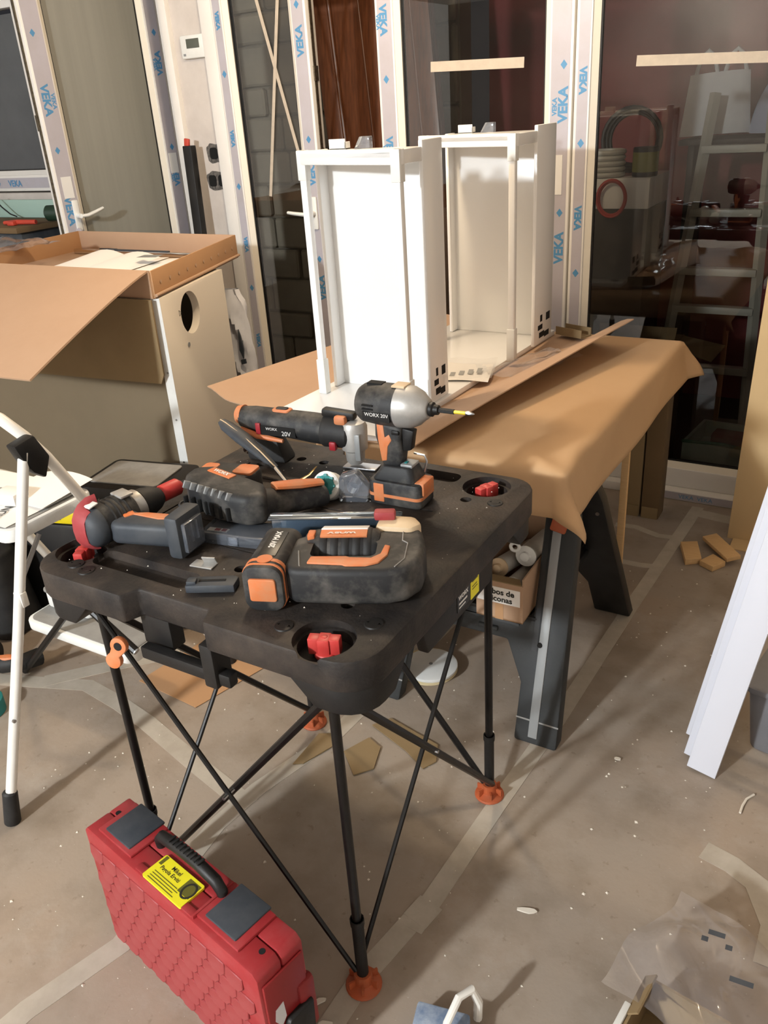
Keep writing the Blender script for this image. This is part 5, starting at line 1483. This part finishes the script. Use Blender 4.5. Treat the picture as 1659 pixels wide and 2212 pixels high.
# ------------------------------------------------------------------ behind the glass
g = thing('wooden_door', 'old dark brown panelled wooden door leaning in the open gap', 'door', (-2.36, 4.02, -.04), 0)
def lean(mb):
    mb.v = [Vector((v.x - .10 * (v.z - 1.0), v.y + .05 * v.z, v.z)) for v in mb.v]
    return mb
part(g, 'door_slab', lean(MB().bx(-.34, .34, .02, .06, 0, 2.3)), 'dark_wood')
for x0, x1 in ((-.34, -.24), (.24, .34), (-.05, .05)):
    part(g, 'door_stile', lean(MB().bx(x0, x1, -.005, .02, 0, 2.3)), 'dark_wood', bevel=.006)
for x0 in (-.235, -.055, .055, .235):
    part(g, 'moulding', lean(MB().tube([(x0, .01, .1), (x0, .01, 1.2), (x0, .01, 2.25)], .010, n=8)), 'dark_wood')

g = thing('ladder', 'pale aluminium ladder leaning behind the right glass door', 'ladder', (-.73, 4.30, -.04), 0)
def seg(a, b, w2, d2):
    A, B = Vector(a), Vector(b)
    return MB().tube([A, B], w2, n=4)
part(g, 'ladder_rail', seg((-.235, 0, .04), (-.115, .22, 1.62), .026, 0), 'alu')
part(g, 'ladder_rail', seg((.225, 0, .04), (.145, .22, 1.56), .026, 0), 'alu')
for q, z_ in enumerate((.36, .65, .83, 1.10, 1.38)):
    k_ = (z_ - .04) / 1.58
    part(g, 'rung', MB().box((0 + .0, .22 * k_, z_), (.46 - .20 * k_, .06, .035)), 'alu', bevel=.004)

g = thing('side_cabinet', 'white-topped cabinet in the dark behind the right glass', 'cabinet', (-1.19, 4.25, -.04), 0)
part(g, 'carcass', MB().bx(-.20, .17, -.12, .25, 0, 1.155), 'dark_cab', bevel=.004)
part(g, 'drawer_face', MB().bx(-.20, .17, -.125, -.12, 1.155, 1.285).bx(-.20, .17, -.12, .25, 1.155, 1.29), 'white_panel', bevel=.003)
g = thing('cable_coil', 'white cable coil on the cabinet behind the glass', 'coil', (-1.245, 4.20, 1.252), 0)
for q in range(5):
    part(g, 'cable_loop', MB().tube([((.075 - .002 * (q % 2)) * math.cos(a), .075 * math.sin(a), .012 + .024 * q) for a in [2 * PI * k_ / 22 for k_ in range(22)]], .012, n=8, closed=True), 'wire_white')
g = thing('cable_coil', 'black cable coil behind the white coil', 'coil', (-1.18, 4.36, 1.252), 0)
for q in range(3):
    part(g, 'cable_loop', MB().tube([((.14 - .012 * q) * math.cos(a), .02 * q, .15 + (.14 - .012 * q) * math.sin(a)) for a in [2 * PI * k_ / 24 for k_ in range(24)]], .010, n=6, closed=True), 'wire_black')
g = thing('cable_coil', 'red cable loop hanging on the white cabinet front', 'coil', (-1.185, 4.10, 1.165), 0)
for q in range(2):
    part(g, 'cable_loop', MB().tube([((.062 + .006 * q) * math.cos(a), -.008 * q, (.075 + .006 * q) * math.sin(a)) for a in [2 * PI * k_ / 24 for k_ in range(24)]], .007, n=6, closed=True), 'wire_red')
g = thing('paint_can', 'yellow labelled can beside the white cable coil', 'can', (-1.065, 4.20, 1.252), 0)
part(g, 'can_body', MB().lathe([(0, .055), (.004, .058), (.12, .058), (.125, .055)], (0, 0, 0), (0, 0, 1), 20), 'rubber')
part(g, 'can_label', MB().lathe([(.02, .0585), (.105, .0585)], (0, 0, 0), (0, 0, 1), 20), 'yellow_dull')
g = thing('shopping_bag', 'white plastic bag with loop handles hanging behind the glass', 'bag', (-.86, 4.66, 1.375), 0)
part(g, 'bag_body', MB().sheet(16, 12, lambda u, v: ((.135 + .03 * (1 - v)) * math.cos(2 * PI * u), .05 * math.sin(2 * PI * u) * (1 - .5 * v), .02 + .27 * v + .006 * math.sin(9 * u))), 'bag_white')
for s in (-.06, .07):
    part(g, 'bag_handle', MB().tube([(s - .05, 0, .28), (s - .03, 0, .36), (s, 0, .385), (s + .03, 0, .36), (s + .05, 0, .28)], .010, n=8), 'bag_white')
g = thing('shopping_bag', 'pale blue plastic bag at the right picture edge behind glass', 'bag', (-.57, 4.66, 1.375), 0)
part(g, 'bag_body', MB().sheet(16, 12, lambda u, v: ((.13 * (1 - .8 * v ** 2)) * math.cos(2 * PI * u), .06 * math.sin(2 * PI * u) * (1 - .6 * v), .02 + .28 * v)), 'bag_blue')
part(g, 'bag_knot', MB().lathe([(0, .02), (.02, .028), (.05, .012)], (0, 0, .28), (0, 0, 1), 12), 'bag_blue')
g = thing('shelf_unit', 'dark shelf carrying bags behind the leaning ladder', 'shelf', (-.60, 4.78, -.04), 0)
part(g, 'shelf_board', MB().bx(-.40, .36, -.24, .12, 1.395, 1.42), 'dark_cab', bevel=.003)
part(g, 'shelf_side', MB().bx(-.36, -.33, -.2, .12, 0, 1.395), 'dark_cab', bevel=.003)
part(g, 'shelf_side', MB().bx(.33, .36, -.2, .12, 0, 1.395), 'dark_cab', bevel=.003)
g = thing('packing_box', 'low brown cardboard box behind the right glass door', 'box', (-.94, 3.86, -.04), 0)
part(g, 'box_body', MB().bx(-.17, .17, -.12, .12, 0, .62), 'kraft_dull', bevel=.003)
part(g, 'box_flap', MB().add([(-.17, -.12, .62), (.17, -.12, .62), (.19, -.16, .72), (-.15, -.16, .72), (-.17, -.125, .62), (.17, -.125, .62), (.19, -.165, .72), (-.15, -.165, .72)], [(0, 1, 2, 3), (7, 6, 5, 4), (0, 4, 5, 1), (1, 5, 6, 2), (2, 6, 7, 3), (3, 7, 4, 0)]), 'kraft_dull')
part(g, 'box_flap', MB().add([(.17, -.12, .62), (.17, .10, .62), (.36, .06, .60), (.34, -.14, .58), (.17, -.12, .615), (.17, .10, .615), (.36, .06, .595), (.34, -.14, .575)], [(0, 1, 2, 3), (7, 6, 5, 4), (0, 4, 5, 1), (1, 5, 6, 2), (2, 6, 7, 3), (3, 7, 4, 0)]), 'kraft_olive')
g = thing('plastic_tub', 'pale plastic tub with green rimmed lid behind the door sill', 'tub', (-.50, 3.86, -.04), -6)
part(g, 'tub_wall', MB().prism(rrect(-.17, .17, -.16, -.145, .004), 0, .20), 'tub_clear')
part(g, 'tub_wall', MB().prism(rrect(-.17, .17, .145, .16, .004), 0, .20), 'tub_clear')
part(g, 'tub_wall', MB().prism(rrect(-.17, -.155, -.145, .145, .004), 0, .20), 'tub_clear')
part(g, 'tub_wall', MB().prism(rrect(.155, .17, -.145, .145, .004), 0, .20), 'tub_clear')
part(g, 'tub_rim', MB().tube([(-.17, -.16, .20), (.0, -.165, .215), (.17, -.16, .205)], .008, n=8), 'green_rim')
part(g, 'tub_floor', MB().bx(-.155, .155, -.145, .145, .10, .12), 'tub_clear')
part(g, 'contents', MB().bx(-.10, .13, .04, .13, .12, .18), 'maroon', bevel=.01)
